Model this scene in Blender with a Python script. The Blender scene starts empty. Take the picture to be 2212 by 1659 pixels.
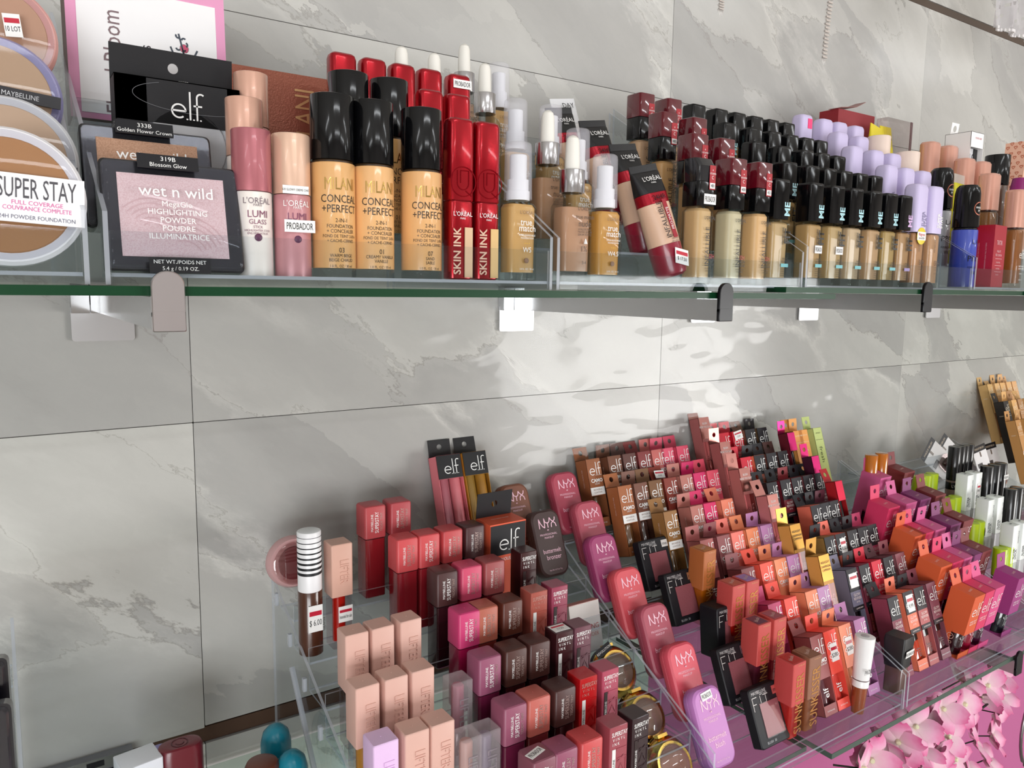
import bpy, bmesh, math, random
from mathutils import Vector, Matrix
PI = math.pi
SC = bpy.context.scene
COL = SC.collection
ZO = 1.5                      # height of the camera above the shop floor
# ------------------------------------------------------------------ camera
cam_d = bpy.data.cameras.new('camera')
cam = bpy.data.objects.new('camera', cam_d); COL.objects.link(cam)
cam_d.sensor_fit = 'HORIZONTAL'; cam_d.sensor_width = 36; cam_d.lens = 36*1656/2212
cam_d.clip_start = .02; cam_d.clip_end = 60
RX = ((0.83166504, -0.05818988, 0.55222025), (-0.55511678, -0.11106495, 0.82432393), (0.01336501, -0.99210812, -0.12467102))
cam.matrix_world = Matrix(((RX[0][0], -RX[0][1], -RX[0][2], 0), (RX[1][0], -RX[1][1], -RX[1][2], -.745), (RX[2][0], -RX[2][1], -RX[2][2], ZO), (0, 0, 0, 1)))
SC.camera = cam
# ------------------------------------------------------------------ world, lamps, exposure
W = bpy.data.worlds.new('shop'); SC.world = W; W.use_nodes = True
W.node_tree.nodes['Background'].inputs[0].default_value = (.95, .96, 1, 1)
W.node_tree.nodes['Background'].inputs[1].default_value = .3
def area(name, loc, target, sx, sy, watts, col=(1, 1, 1)):
    d = bpy.data.lights.new(name, 'AREA'); d.shape = 'RECTANGLE'; d.size = sx; d.size_y = sy; d.energy = watts; d.color = col
    o = bpy.data.objects.new(name, d); COL.objects.link(o); o.location = loc
    o.rotation_euler = (Vector(target)-Vector(loc)).to_track_quat('-Z', 'Y').to_euler()
    return o
for lx in (-1.9, .5, 2.9, 5.1):
    area('ceiling_tube_lamp', (lx, -2.3, 3.02), (lx, -2.2, 0), 1.3, .09, 6, (.94, .97, 1))
    area('ceiling_tube_lamp', (lx, -3.8, 3.02), (lx, -3.8, 0), 1.3, .09, 10, (.94, .97, 1))
area('shop_window_daylight', (4.1, -4.2, .85), (.8, -.1, 1.15), 2.6, 1.5, 138, (.99, .985, .97))
area('front_fill_light', (-2.0, -3.9, .85), (.5, 0, 1.2), 2.4, 1.5, 104, (.95, .98, 1))  # unseen fill light, added to brighten wall and goods from the front
vs = SC.view_settings
SC.display_settings.display_device = 'sRGB'
vs.view_transform = 'Standard'; vs.look = 'None'; vs.gamma = 1; vs.use_curve_mapping = False; vs.exposure = .12
cy = SC.cycles
cy.max_bounces = 10; cy.diffuse_bounces = 4; cy.glossy_bounces = 4; cy.transmission_bounces = 6; cy.transparent_max_bounces = 40
cy.caustics_reflective = False; cy.caustics_refractive = False; cy.sample_clamp_indirect = 6
cy.use_adaptive_sampling = True; cy.use_denoising = True
random.seed(7)
# ------------------------------------------------------------------ materials
def lin(h):
    r = []
    for i in (0, 2, 4):
        c = int(h[i:i+2], 16)/255
        r.append(c/12.92 if c <= .04045 else ((c+.055)/1.055)**2.4)
    return (*r, 1)
MATS = {}
def base(name):
    m = bpy.data.materials.new(name); m.use_nodes = True
    nt = m.node_tree; return m, nt, nt.nodes['Principled BSDF']
def M(hexc, rough=.4, metal=0., coat=0., spec=.5, grain=0., key=''):
    k = (hexc, rough, metal, coat, spec, grain, key)
    if k in MATS: return MATS[k]
    m, nt, b = base('finish_'+hexc)
    b.inputs['Base Color'].default_value = lin(hexc); b.inputs['Roughness'].default_value = rough
    b.inputs['Metallic'].default_value = metal; b.inputs['Coat Weight'].default_value = coat; b.inputs['Coat Roughness'].default_value = .06
    b.inputs['Specular IOR Level'].default_value = spec
    if grain:
        t = nt.nodes.new('ShaderNodeTexCoord'); n = nt.nodes.new('ShaderNodeTexNoise'); n.inputs['Scale'].default_value = 900; n.inputs['Detail'].default_value = 2
        bp = nt.nodes.new('ShaderNodeBump'); bp.inputs['Strength'].default_value = grain; bp.inputs['Distance'].default_value = .0003
        nt.links.new(t.outputs['Object'], n.inputs['Vector']); nt.links.new(n.outputs['Fac'], bp.inputs['Height']); nt.links.new(bp.outputs['Normal'], b.inputs['Normal'])
    MATS[k] = m; return m
def lt(h): return '%02x%02x%02x' % tuple(min(250, round(int(h[i:i+2], 16)*1.11)) for i in (0, 2, 4))
def plas(h): return M(h, .42, grain=.12)           # matte moulded plastic
def gloss(h): return M(h, .12, coat=.6)            # lacquered
def paper(h):
    c = [min(250, round(int(h[i:i+2], 16)*1.07)) for i in (0, 2, 4)]; return M('%02x%02x%02x' % tuple(c), .5, spec=.35)            # printed carton
def metal(h, r=.22): return M(h, r, 1)
def ink(h): return M(h, .45, spec=.3)
def clear(tint='ffffff', base_fac=.03, fres=1.0, rough=.03):
    """thin see-through plastic or glass: lets light through by its tint, mirrors by Fresnel"""
    k = ('clear', tint, base_fac, fres, rough)
    if k in MATS: return MATS[k]
    m = bpy.data.materials.new('clear_'+tint); m.use_nodes = True; nt = m.node_tree; nt.nodes.clear()
    out = nt.nodes.new('ShaderNodeOutputMaterial'); mx = nt.nodes.new('ShaderNodeMixShader')
    tr = nt.nodes.new('ShaderNodeBsdfTransparent'); tr.inputs[0].default_value = lin(tint)
    gl = nt.nodes.new('ShaderNodeBsdfGlossy'); gl.inputs['Roughness'].default_value = rough; gl.inputs[0].default_value = (1, 1, 1, 1)
    lw = nt.nodes.new('ShaderNodeLayerWeight'); lw.inputs[0].default_value = .5
    pw = nt.nodes.new('ShaderNodeMath'); pw.operation = 'POWER'; pw.inputs[1].default_value = 5
    ma = nt.nodes.new('ShaderNodeMath'); ma.operation = 'MULTIPLY_ADD'; ma.inputs[1].default_value = .9*fres; ma.inputs[2].default_value = base_fac; ma.use_clamp = True
    L = nt.links.new
    L(lw.outputs['Facing'], pw.inputs[0]); L(pw.outputs[0], ma.inputs[0]); L(ma.outputs[0], mx.inputs[0]); L(tr.outputs[0], mx.inputs[1]); L(gl.outputs[0], mx.inputs[2]); L(mx.outputs[0], out.inputs[0])
    MATS[k] = m; return m
def milky(hexc, amount=.45):
    """frosted plastic: part transparent, part diffuse"""
    k = ('milky', hexc, amount)
    if k in MATS: return MATS[k]
    m = bpy.data.materials.new('frosted_'+hexc); m.use_nodes = True; nt = m.node_tree; b = nt.nodes['Principled BSDF']
    b.inputs['Base Color'].default_value = lin(hexc); b.inputs['Roughness'].default_value = .2
    mx = nt.nodes.new('ShaderNodeMixShader'); mx.inputs[0].default_value = amount
    tr = nt.nodes.new('ShaderNodeBsdfTransparent'); out = nt.nodes['Material Output']
    nt.links.new(tr.outputs[0], mx.inputs[1]); nt.links.new(b.outputs[0], mx.inputs[2]); nt.links.new(mx.outputs[0], out.inputs[0])
    MATS[k] = m; return m
def marble():
    """pale grey onyx print: slanting cloudy sheets, ragged pale and dark edges between them"""
    m, nt, b = base('grey_onyx_tile'); N = nt.nodes.new; L = nt.links.new
    def math_(op, a, b_=None, c=None):
        n = N('ShaderNodeMath'); n.operation = op
        for i, v in enumerate((a, b_, c)):
            if v is None: continue
            if isinstance(v, (int, float)): n.inputs[i].default_value = v
            else: L(v, n.inputs[i])
        return n.outputs[0]
    def ramp(v, p0, c0, p1, c1):
        r = N('ShaderNodeValToRGB'); e = r.color_ramp.elements; e[0].position = p0; e[0].color = c0; e[1].position = p1; e[1].color = c1; L(v, r.inputs[0]); return r.outputs[0]
    B_, W_ = (0, 0, 0, 1), (1, 1, 1, 1)
    tc = N('ShaderNodeTexCoord'); oi = N('ShaderNodeObjectInfo'); cmb = N('ShaderNodeCombineXYZ'); mu = math_('MULTIPLY', oi.outputs['Random'], 7.3)
    L(mu, cmb.inputs[1]); L(mu, cmb.inputs[0]); ad = N('ShaderNodeVectorMath'); ad.operation = 'ADD'; L(tc.outputs['Object'], ad.inputs[0]); L(cmb.outputs[0], ad.inputs[1])
    mp = N('ShaderNodeMapping'); mp.inputs['Rotation'].default_value = (0, -.95, 0); L(ad.outputs[0], mp.inputs[0])
    st = N('ShaderNodeMapping'); st.inputs['Scale'].default_value = (1, 1, .42); L(mp.outputs[0], st.inputs[0])
    def noise_(v, s, d, r=.55, out='Fac'):
        n = N('ShaderNodeTexNoise'); n.inputs['Scale'].default_value = s; n.inputs['Detail'].default_value = d; n.inputs['Roughness'].default_value = r; L(v, n.inputs['Vector']); return n.outputs[out]
    def warp(v, col, k):
        s_ = N('ShaderNodeVectorMath'); s_.operation = 'SUBTRACT'; s_.inputs[1].default_value = (.5, .5, .5); L(col, s_.inputs[0])
        k_ = N('ShaderNodeVectorMath'); k_.operation = 'SCALE'; k_.inputs[3].default_value = k; L(s_.outputs[0], k_.inputs[0]); a_ = N('ShaderNodeVectorMath'); a_.operation = 'ADD'; L(v, a_.inputs[0]); L(k_.outputs[0], a_.inputs[1]); return a_.outputs[0]
    w1 = warp(st.outputs[0], noise_(st.outputs[0], 6, 8, .66, 'Color'), .17)
    v = N('ShaderNodeTexVoronoi'); v.inputs['Scale'].default_value = 8.5; L(w1, v.inputs['Vector']); ve = N('ShaderNodeTexVoronoi'); ve.feature = 'DISTANCE_TO_EDGE'; ve.inputs['Scale'].default_value = 8.5; L(w1, ve.inputs['Vector'])
    sx = N('ShaderNodeSeparateColor'); L(v.outputs['Color'], sx.inputs[0]); cloud = noise_(w1, 7, 6, .6); big = noise_(st.outputs[0], 3.0, 3)
    tone = math_('ADD', math_('MULTIPLY', sx.outputs[0], .30), math_('ADD', math_('MULTIPLY', cloud, .55), math_('MULTIPLY', big, .35)))
    cr = N('ShaderNodeValToRGB'); e = cr.color_ramp.elements; e[0].position = .30; e[0].color = lin('9f9d9a'); e[1].position = .92; e[1].color = lin('dad8d3')
    for p_, c_ in ((.48, 'afadaa'), (.60, 'b9b7b3'), (.74, 'c5c3be')): x = e.new(p_); x.color = lin(c_)
    L(tone, cr.inputs[0])
    gate = ramp(noise_(st.outputs[0], 4.5, 4), .46, B_, .62, W_); edge = ramp(ve.outputs['Distance'], 0, W_, .10, B_)
    frill = ramp(noise_(w1, 26, 6, .7), .5, B_, .62, W_)
    pale = math_('MULTIPLY', math_('MULTIPLY', edge, gate), math_('ADD', math_('MULTIPLY', frill, .5), .45))
    mc = N('ShaderNodeMix'); mc.data_type = 'RGBA'; mc.inputs[7].default_value = lin('e2e0da'); L(pale, mc.inputs[0]); L(cr.outputs[0], mc.inputs[6])
    dark = math_('MULTIPLY', math_('MULTIPLY', ramp(ve.outputs['Distance'], 0, W_, .016, B_), ramp(sx.outputs[1], .45, B_, .6, W_)), .42)
    md = N('ShaderNodeMix'); md.data_type = 'RGBA'; md.inputs[7].default_value = lin('7d766e'); L(dark, md.inputs[0]); L(mc.outputs[2], md.inputs[6])
    L(md.outputs[2], b.inputs['Base Color']); b.inputs['Roughness'].default_value = .17; b.inputs['Specular IOR Level'].default_value = .24
    return m
def powder(hexc, hex2):
    k = ('powder', hexc)
    if k in MATS: return MATS[k]
    m, nt, b = base('pressed_powder_'+hexc); tc = nt.nodes.new('ShaderNodeTexCoord'); n = nt.nodes.new('ShaderNodeTexNoise'); n.inputs['Scale'].default_value = 1500
    cr = nt.nodes.new('ShaderNodeValToRGB'); cr.color_ramp.elements[0].color = lin(hex2); cr.color_ramp.elements[0].position = .3; cr.color_ramp.elements[1].color = lin(hexc); cr.color_ramp.elements[1].position = .6
    nt.links.new(tc.outputs['Object'], n.inputs['Vector']); nt.links.new(n.outputs['Fac'], cr.inputs[0]); nt.links.new(cr.outputs[0], b.inputs['Base Color']); b.inputs['Roughness'].default_value = .6
    MATS[k] = m; return m
ACR = clear('f6f8f9', .012, .75); ACR_E = milky('c9cdd6', .5)
GLASS_S = clear('e9f2ed', .02, 1.0, .01)
WHITE = ink('f2f0ee'); BLK = ink('17161a'); GOLD = metal('d9b36a', .25); CHROME = metal('c9cacc', .08)
BLACKG = M('08080a', .1, spec=.42)
# ------------------------------------------------------------------ mesh tools
MESH = {}
def finish(bm, key, smooth=True, ang=38):
    bmesh.ops.recalc_face_normals(bm, faces=bm.faces)
    me = bpy.data.meshes.new(key if isinstance(key, str) else str(key[0])); bm.to_mesh(me); bm.free()
    if smooth:
        me.shade_smooth(); me.set_sharp_from_angle(angle=math.radians(ang))
    me.materials.append(None); return me
def rr(w, h, r, n=4, cx=0, cy=0):
    r = max(1e-5, min(r, w/2-1e-6, h/2-1e-6)); pts = []
    for (sx, sy, a0) in ((1, 1, 0), (-1, 1, PI/2), (-1, -1, PI), (1, -1, 3*PI/2)):
        for i in range(n+1):
            a = a0+PI/2*i/n
            pts.append((cx+sx*(w/2-r)+r*math.cos(a), cy+sy*(h/2-r)+r*math.sin(a)))
    return pts
def loft_bm(bm, secs, axis='z', n=4, cap0=True, cap1=True):
    rings = []
    for s in secs:
        t, w, h, r = s[:4]; cx, cy_ = (s[4], s[5]) if len(s) > 4 else (0, 0)
        ring = []
        for (x, y) in rr(w, h, r, n, cx, cy_):
            ring.append(bm.verts.new((x, y, t) if axis == 'z' else (x, t, y) if axis == 'y' else (t, x, y)))
        rings.append(ring)
    k = len(rings[0])
    for a, b in zip(rings, rings[1:]):
        for i in range(k):
            f = bm.faces.new((a[i], a[(i+1) % k], b[(i+1) % k], b[i])); f.smooth = i % (n+1) != n
    if cap0: bm.faces.new(list(reversed(rings[0])))
    if cap1: bm.faces.new(rings[-1])
def loft(key, secs, axis='z', n=4, ang=38):
    if key not in MESH:
        bm = bmesh.new(); loft_bm(bm, secs, axis, n); MESH[key] = finish(bm, key, False); MESH[key].set_sharp_from_angle(angle=math.radians(30))
    return MESH[key]
def capbox(key, w, d, z0, z1, r=.0015, b=.0012, n=3):
    """upright rounded box with softened top edge"""
    return loft(key, [(z0, w, d, r), (z1-b, w, d, r), (z1-b*.35, w-b*.55, d-b*.55, r), (z1, w-2*b, d-2*b, r)], n=n)
def cyl(key, r, z0, z1, b=.0008, n=7, r2=None):
    r2 = r if r2 is None else r2
    return loft(key, [(z0, 2*r, 2*r, r), (z1-b, 2*r2, 2*r2, r2), (z1-b*.3, 2*(r2-b*.4), 2*(r2-b*.4), r2), (z1, 2*(r2-b), 2*(r2-b), r2)], n=n)
def boxes(key, lst):
    """several plain boxes (cx,cy,cz,sx,sy,sz) as one folded or moulded piece"""
    if key not in MESH:
        bm = bmesh.new()
        for (cx, cy_, cz, sx, sy, sz) in lst:
            bmesh.ops.create_cube(bm, size=1, matrix=Matrix.Translation((cx, cy_, cz)) @ Matrix.Diagonal((sx, sy, sz, 1)))
        MESH[key] = finish(bm, key, False)
    return MESH[key]
def sheet_hole(key, w, h, r, hz, t=.0006, top_r=.0015):
    """hang tab: card in the xz plane with a round hole"""
    if key not in MESH:
        bm = bmesh.new(); n = 24; out = []; inn = []
        for i in range(n):
            a = 2*PI*(i+.5)/n; c, s = math.cos(a), math.sin(a)
            k = min((w/2)/abs(c) if abs(c) > 1e-6 else 9, ((h-hz) if s > 0 else hz)/abs(s) if abs(s) > 1e-6 else 9)
            out.append((c*k, s*k+hz)); inn.append((c*r, s*r+hz))
        for (ox, oz) in ((-w/2, 0), (w/2, 0), (-w/2, h), (w/2, h)):          # snap to true corners
            j = min(range(n), key=lambda i: (out[i][0]-ox)**2+(out[i][1]-oz)**2); out[j] = (ox, oz)
        V = [[bm.verts.new((p[0], y, p[1])) for p in q] for q in (out, inn) for y in (-t/2, t/2)]
        for i in range(n):
            j = (i+1) % n
            for a, b in ((0, 2), (3, 1), (1, 0), (2, 3)): bm.faces.new((V[a][i], V[a][j], V[b][j], V[b][i]))
        MESH[key] = finish(bm, key, False)
    return MESH[key]
_fc = bpy.data.curves.new('type', 'FONT'); _fo = bpy.data.objects.new('type', _fc)
def text(s, h, sx=1.0, up=0, R=None, depth=0., res=2, sp=1.0, bold=0., fit=0.):
    """lettering as flat mesh in the xz plane facing -y, centred; h = capital height; up: 1 reads upwards, -1 downwards; R wraps it round a cylinder"""
    key = ('t', s, round(h, 5), sx, up, R, depth, sp)+((bold, fit) if bold or fit else ())
    if key not in MESH:
        _fc.body = s; _fc.resolution_u = res; _fc.extrude = depth/h*.35 if depth else 0; _fc.space_character = sp; _fc.offset = bold
        me = bpy.data.meshes.new_from_object(_fo); me.name = 'lettering'
        k = h/.69; xs = [v.co.x for v in me.vertices] or [0]; mx = (max(xs)+min(xs))/2
        if fit: sx = min(sx, fit/max(1e-6, (max(xs)-min(xs))*k))
        for v in me.vertices:
            x = (v.co.x-mx)*k*sx; z = (v.co.y-.345)*k; y = -v.co.z*k
            if up: x, z = (-z, x) if up == 1 else (z, -x)
            if R: a = x/R; x, y = (R+.0002-y)*math.sin(a), -(R+.0002-y)*math.cos(a)
            v.co = (x, y, z)
        me.materials.clear(); me.materials.append(None); MESH[key] = me
    return MESH[key]
def strokes(key, lines, t, k=1.0, up=0, R=None, cx=0, cz=0):
    """thin drawn lines (logo strokes) of width t in the xz plane facing -y"""
    kk = (key, round(k, 5), up, R)
    if kk not in MESH:
        bm = bmesh.new()
        for ln in lines:
            L_, R_ = [], []
            for i, p in enumerate(ln):
                a = ln[max(0, i-1)]; b = ln[min(len(ln)-1, i+1)]; dx, dz = b[0]-a[0], b[1]-a[1]; q = math.hypot(dx, dz) or 1
                nx, nz = -dz/q*t/2, dx/q*t/2
                for s, A in ((1, L_), (-1, R_)):
                    x, z = (p[0]+s*nx-cx)*k, (p[1]+s*nz-cz)*k; y = 0
                    if up: x, z = (-z, x) if up == 1 else (z, -x)
                    if R: a_ = x/R; x, y = (R+.0002)*math.sin(a_), -(R+.0002)*math.cos(a_)
                    A.append(bm.verts.new((x, y, z)))
            for i in range(len(ln)-1): bm.faces.new((R_[i], R_[i+1], L_[i+1], L_[i]))
        me = bpy.data.meshes.new('logo'); bm.to_mesh(me); bm.free(); me.materials.append(None); MESH[kk] = me
    return MESH[kk]
def arc(cx, cz, r, a0, a1, n=14): return [(cx+r*math.cos(a0+(a1-a0)*i/n), cz+r*math.sin(a0+(a1-a0)*i/n)) for i in range(n+1)]
ELF = [[(.06, .30), (.52, .30)]+arc(.29, .29, .235, .05, 1.72*PI, 18), [(.68, 0), (.68, 1)], [(.92, 0), (.92, .80)]+arc(1.06, .82, .14, PI, .25*PI, 7), [(.80, .52), (1.10, .52)],
       [(.57, .0), (.57, .045)], [(.80, .0), (.80, .045)], [(1.04, .0), (1.04, .045)]]
NYX = [[(0, 0), (.03, .5), (.06, 1.0)], [(.06, 1.0), (.2, .55), (.42, .2), (.66, .02)], [(.66, .02), (.70, .5), (.72, 1)], [(.72, 1), (.80, .62), (.96, .5), (1.08, .5)], [(1.08, 0), (1.08, .5)],
       [(1.42, 1), (1.34, .64), (1.2, .5), (1.08, .5)], [(1.5, 0), (1.56, .38), (1.8, .55), (2.02, .7), (2.1, 1)], [(1.42, 1), (1.58, .74), (1.8, .55), (2.04, .34), (2.12, 0)]]
def elf(h, up=0, R=None, t=.056): return strokes(('elf', t), ELF, t, h, up, R, .57, .5)
def nyx(h): return strokes('nyx', NYX, .1, h, 0, None, 1.06, .5)
# ------------------------------------------------------------------ objects
def part(parent, name, me, mat, loc=(0, 0, 0), rot=(0, 0, 0), label=None):
    o = bpy.data.objects.new(name, me); COL.objects.link(o); o.parent = parent; o.location = loc; o.rotation_euler = rot
    if mat is not None and len(o.material_slots):
        o.material_slots[0].link = 'OBJECT'; o.material_slots[0].material = mat
    if label: o['label'] = label
    return o
def thing(name, label, cat, loc, rot=(0, 0, 0), group=None):
    o = bpy.data.objects.new(name, None); COL.objects.link(o); o.empty_display_size = .01
    o.location = (loc[0], loc[1], loc[2]+ZO); o.rotation_euler = rot; o['label'] = label; o['category'] = cat
    if group: o['group'] = group
    return o
def struct(name, me, mat, loc=(0, 0, 0), parent=None):
    o = part(parent, name, me, mat, loc if parent else (loc[0], loc[1], loc[2]+ZO))
    if parent is None: o['kind'] = 'structure'
    return o
NAMED = {'black': '17161a', 'charcoal': '3c3434', 'dark brown': '4a2a26', 'brown': '7c5038', 'tan': 'c09468', 'golden tan': 'c8903c', 'cream': 'ecd6c8', 'beige': 'd8b090', 'white': 'eeeeee', 'grey': '96949c', 'red': 'c41c24', 'dark red': '6a1418', 'coral': 'd85848',
         'peach': 'e09070', 'salmon pink': 'c46460', 'rosy brown': 'a05a54', 'brick red': '9a3c38', 'hot pink': 'd43c70', 'magenta': 'b0306c', 'pink': 'd86a80', 'mauve': '90506a', 'violet': 'b074b4', 'lilac': 'd4c0e8', 'plum': '5c2c44', 'orange': 'd86830', 'amber': 'b86a14', 'lime': 'b4cc14', 'green': '6c8c3c', 'blue': '3a4cae', 'maroon': '78282c', 'dusty rose': 'ac6c68', 'ochre': '8c6a3c', 'terracotta': 'ac6038', 'pale pink': 'd9ada0'}
def cname(h):
    a = lin(h); f = lambda c: [x**.45 for x in c[:3]]
    return min(NAMED, key=lambda n: sum((p-q)**2 for p, q in zip(f(a), f(lin(NAMED[n])))))
# ------------------------------------------------------------------ the kinds of goods
def fy(d): return -d/2-.00025
def sticker(t, z, x, y, w, h, txt='PROBADOR', rot=(0, 0, 0), th=None):
    s = part(t, 'sticker', boxes(('stk', w, h), [(0, 0, 0, w, .0003, h)]), WHITE, (x, y-.0002, z), rot, 'white tester sticker')
    part(s, 'lettering', text(txt, th or h*.55, .9, fit=w*.86), BLK, (0, -.0003, 0)); return s
def price(t, x, y, z, w, h, txt, rot=(0, 0, 0), red=True):
    s = part(t, 'sticker', boxes(('stk', w, h), [(0, 0, 0, w, .0003, h)]), WHITE, (x, y, z), rot, 'white price sticker')
    if red: part(s, 'red_band', boxes(('stkr', w), [(0, 0, 0, w*.86, .0002, h*.17)]), M('c02038'), (0, -.0003, h*.2))
    part(s, 'lettering', text(txt, h*.22, .9, fit=w*.86), BLK, (0, -.0003, -h*.15)); return s
def k_skinink(t, c, i):
    w, d = .0195, .014; red = M('a8081c', .2, .75, .4)
    part(t, 'body', loft('si_body', [(0, w-.003, d-.003, .004), (.001, w-.001, d-.001, .004), (.052, w-.0006, d-.0006, .004), (.053, w-.0012, d-.0012, .004)]), red)
    part(t, 'cap', loft('si_cap', [(.0532, w-.001, d-.001, .004), (.054, w, d, .004), (.1045, w, d, .004), (.1068, w-.0012, d-.0012, .004), (.108, w-.004, d-.004, .003)]), red)
    part(t, 'shade_window', boxes('si_win', [(.0045, fy(d), .0185, .0062, .0006, .034)]), M(c[0], .3))
    part(t, 'lettering', text('SKIN INK', .0056, .95, 1, bold=.02), M('d9b49c', .3), (-.0045, fy(d), .0195))
    part(t, 'lettering', text("L'ORÉAL", .0029, .95), WHITE, (0, fy(d), .0445)); part(t, 'lettering', text('PARIS', .0012, 1), WHITE, (0, fy(d), .0415))
    part(t, 'emblem', strokes('si_mono', [arc(0, 0, 1, 0, 2*PI, 30), [(-.45, .75)]+arc(0, -.1, .45, PI, 2*PI, 12)+[(.45, .75)], [(-.2, .75), (.45, .75)], [(-.2, .75), (-.2, -.1)], [(.2, -.6), (.7, -.95)]], .07, .0098), M('8c0616', .25, .8), (0, fy(d), .066))
    if i == 5: sticker(t, .1005, .001, fy(d), .016, .0065)
def k_milani(t, c, i):
    R = .0137
    part(t, 'base', cyl('mi_base', R, 0, .0055, n=8), clear('e4e6e6', .014, .7)); part(t, 'bottle', cyl('mi_bod', R, .0056, .0695, n=8), M(lt(c[0]), .22, coat=.5))
    part(t, 'neck', cyl('mi_neck', R-.0012, .0693, .0712, n=8), M('3c2c1c', .3)); part(t, 'cap', cyl('mi_cap', R-.0002, .0712, .110, n=8), BLACKG)
    b = M('2c2118')
    part(t, 'lettering', text('MILANI', .0072, .62, 0, R), GOLD, (0, 0, .0565)); part(t, 'lettering', text('CONCEAL', .0046, .8, 0, R), b, (0, 0, .0475)); part(t, 'lettering', text('+PERFECT', .0046, .8, 0, R), b, (0, 0, .0415))
    for z, s, h in ((.0345, '2-IN-1', .0024), (.031, 'FOUNDATION', .0022), (.028, '+ CONCEALER', .0022), (.025, 'FOND DE TEINT 2-EN-1', .0018), (.0222, '+ CACHE-CERNES', .0018)): part(t, 'lettering', text(s, h, .85, 0, R), b, (0, 0, z))
    for z, s, h in ((.0165, ('03', '01', '07')[i % 3], .003), (.0132, ('WARM BEIGE', 'CREAMY VANILLA', 'SAND')[i % 3], .002), (.0105, ('BEIGE CHAUD', 'VANILLE', 'SABLE')[i % 3], .002), (.0068, '1.0 FL. OZ / 30 ml', .0016)): part(t, 'lettering', text(s, h, .85, 0, R), b, (0, 0, z))
def k_lumi(t, c, i):
    R = .01125; two = i == 1
    part(t, 'body', cyl('lu_bod', R-.0002, 0, .0485, n=8), M(c[1], .3, .15 if two else 0, coat=.3)); part(t, 'cap', cyl('lu_cap', R, .0487, .084, n=8), M(c[0], .3, .35, coat=.3))
    tx = WHITE if two else M('7c6c74'); pur = M('7c3c5c')
    part(t, 'lettering', text("L'ORÉAL", .0034, .9, 0, R), tx, (0, 0, .0430)); part(t, 'lettering', text('PARIS', .0014, 1, 0, R), tx, (0, 0, .0405))
    part(t, 'lettering', text('LUMI', .0040, .95, 0, R), pur, (0, 0, .0355))
    if two:
        sticker(t, .0297, .001, -R-.0004, .0185, .0072); part(t, 'sticker', boxes('lu_s', [(0, 0, 0, .0155, .0003, .0048)]), WHITE, (-.001, -R-.0003, .0508)); part(t, 'lettering', text('630 GLOWY CREME CHIC', .0013, .75), BLK, (-.001, -R-.0006, .0508))
    else:
        for z, s, h in ((.0310, 'GLASS', .0027), (.0280, 'STICK', .0015), (.0260, 'HIGHLIGHTER STICK', .0012), (.0243, 'ENLUMINATEUR', .0012)): part(t, 'lettering', text(s, h, .95, 0, R), pur, (0, 0, z))
    part(t, 'seal', cyl('lu_seal', .0022, 0, .0003, n=5), M('5c2c4c'), (0, -R+.0001, .022), (PI/2, 0, 0))
def k_pump(t, c, i):
    w, d = .026, .019; q = WHITE
    part(t, 'bottle', loft('pu_glass', [(0, w-.002, d-.002, .005), (.001, w, d, .005), (.052, w, d, .005), (.055, w-.004, d-.003, .005), (.0565, .013, .013, .0065), (.0575, .013, .013, .0065)]), clear('eef2f0', .014, .7))
    part(t, 'foundation', loft('pu_liq', [(.006, w-.0035, d-.0035, .0042), (.052, w-.003, d-.003, .0042), (.0545, w-.006, d-.005, .004)]), M(lt(c[0]), .3, coat=.5))
    part(t, 'pump', loft('pu_pump', [(.0575, .017, .017, .0085), (.064, .017, .017, .0085), (.0642, .0155, .0155, .0077), (.072, .0155, .0155, .0077), (.0722, .0125, .0125, .0062), (.089, .0125, .0125, .0062), (.0895, .0115, .0115, .0057)], n=7), M('e9e9ee', .35))
    part(t, 'cover', loft('pu_cov', [(.0580, .0205, .0205, .0102), (.0945, .0195, .0195, .0097), (.0970, .0185, .0185, .009), (.098, .016, .016, .008)], n=8), milky('eceaf2', .22))
    y = fy(d)
    part(t, 'lettering', text("L'ORÉAL", .0025, .95), M('8c6a4c'), (.002, y, .0485)); part(t, 'lettering', text('true', .0046, .9), q, (.001, y, .0418)); part(t, 'lettering', text('match', .0046, .9), q, (.002, y, .0375))
    part(t, 'line', boxes('pu_line', [(0, 0, 0, .013, .0002, .0003)]), M('8c5a2c'), (.002, y, .0342)); part(t, 'lettering', text('SUPER-BLENDABLE', .0013, .9), q, (.002, y, .0325)); part(t, 'lettering', text('FOUNDATION', .0013, .9), q, (.002, y, .0305))
    part(t, 'lettering', text('• • •', .002, 1), M('e8b820'), (.002, y, .0268)); part(t, 'lettering', text('W4.5' if 'U3' in t['tray_id'] else 'W5', .0036, .95), q, (.002, y, .0222)); part(t, 'lettering', text('1.0 FL. OZ / 30 ml', .0013, .9), q, (.002, y, .0085))
    part(t, 'seal', cyl('pu_seal', .0019, 0, .0003, n=5), M('8c6a54'), (.002, y+.0002, .0145), (PI/2, 0, 0))
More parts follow.
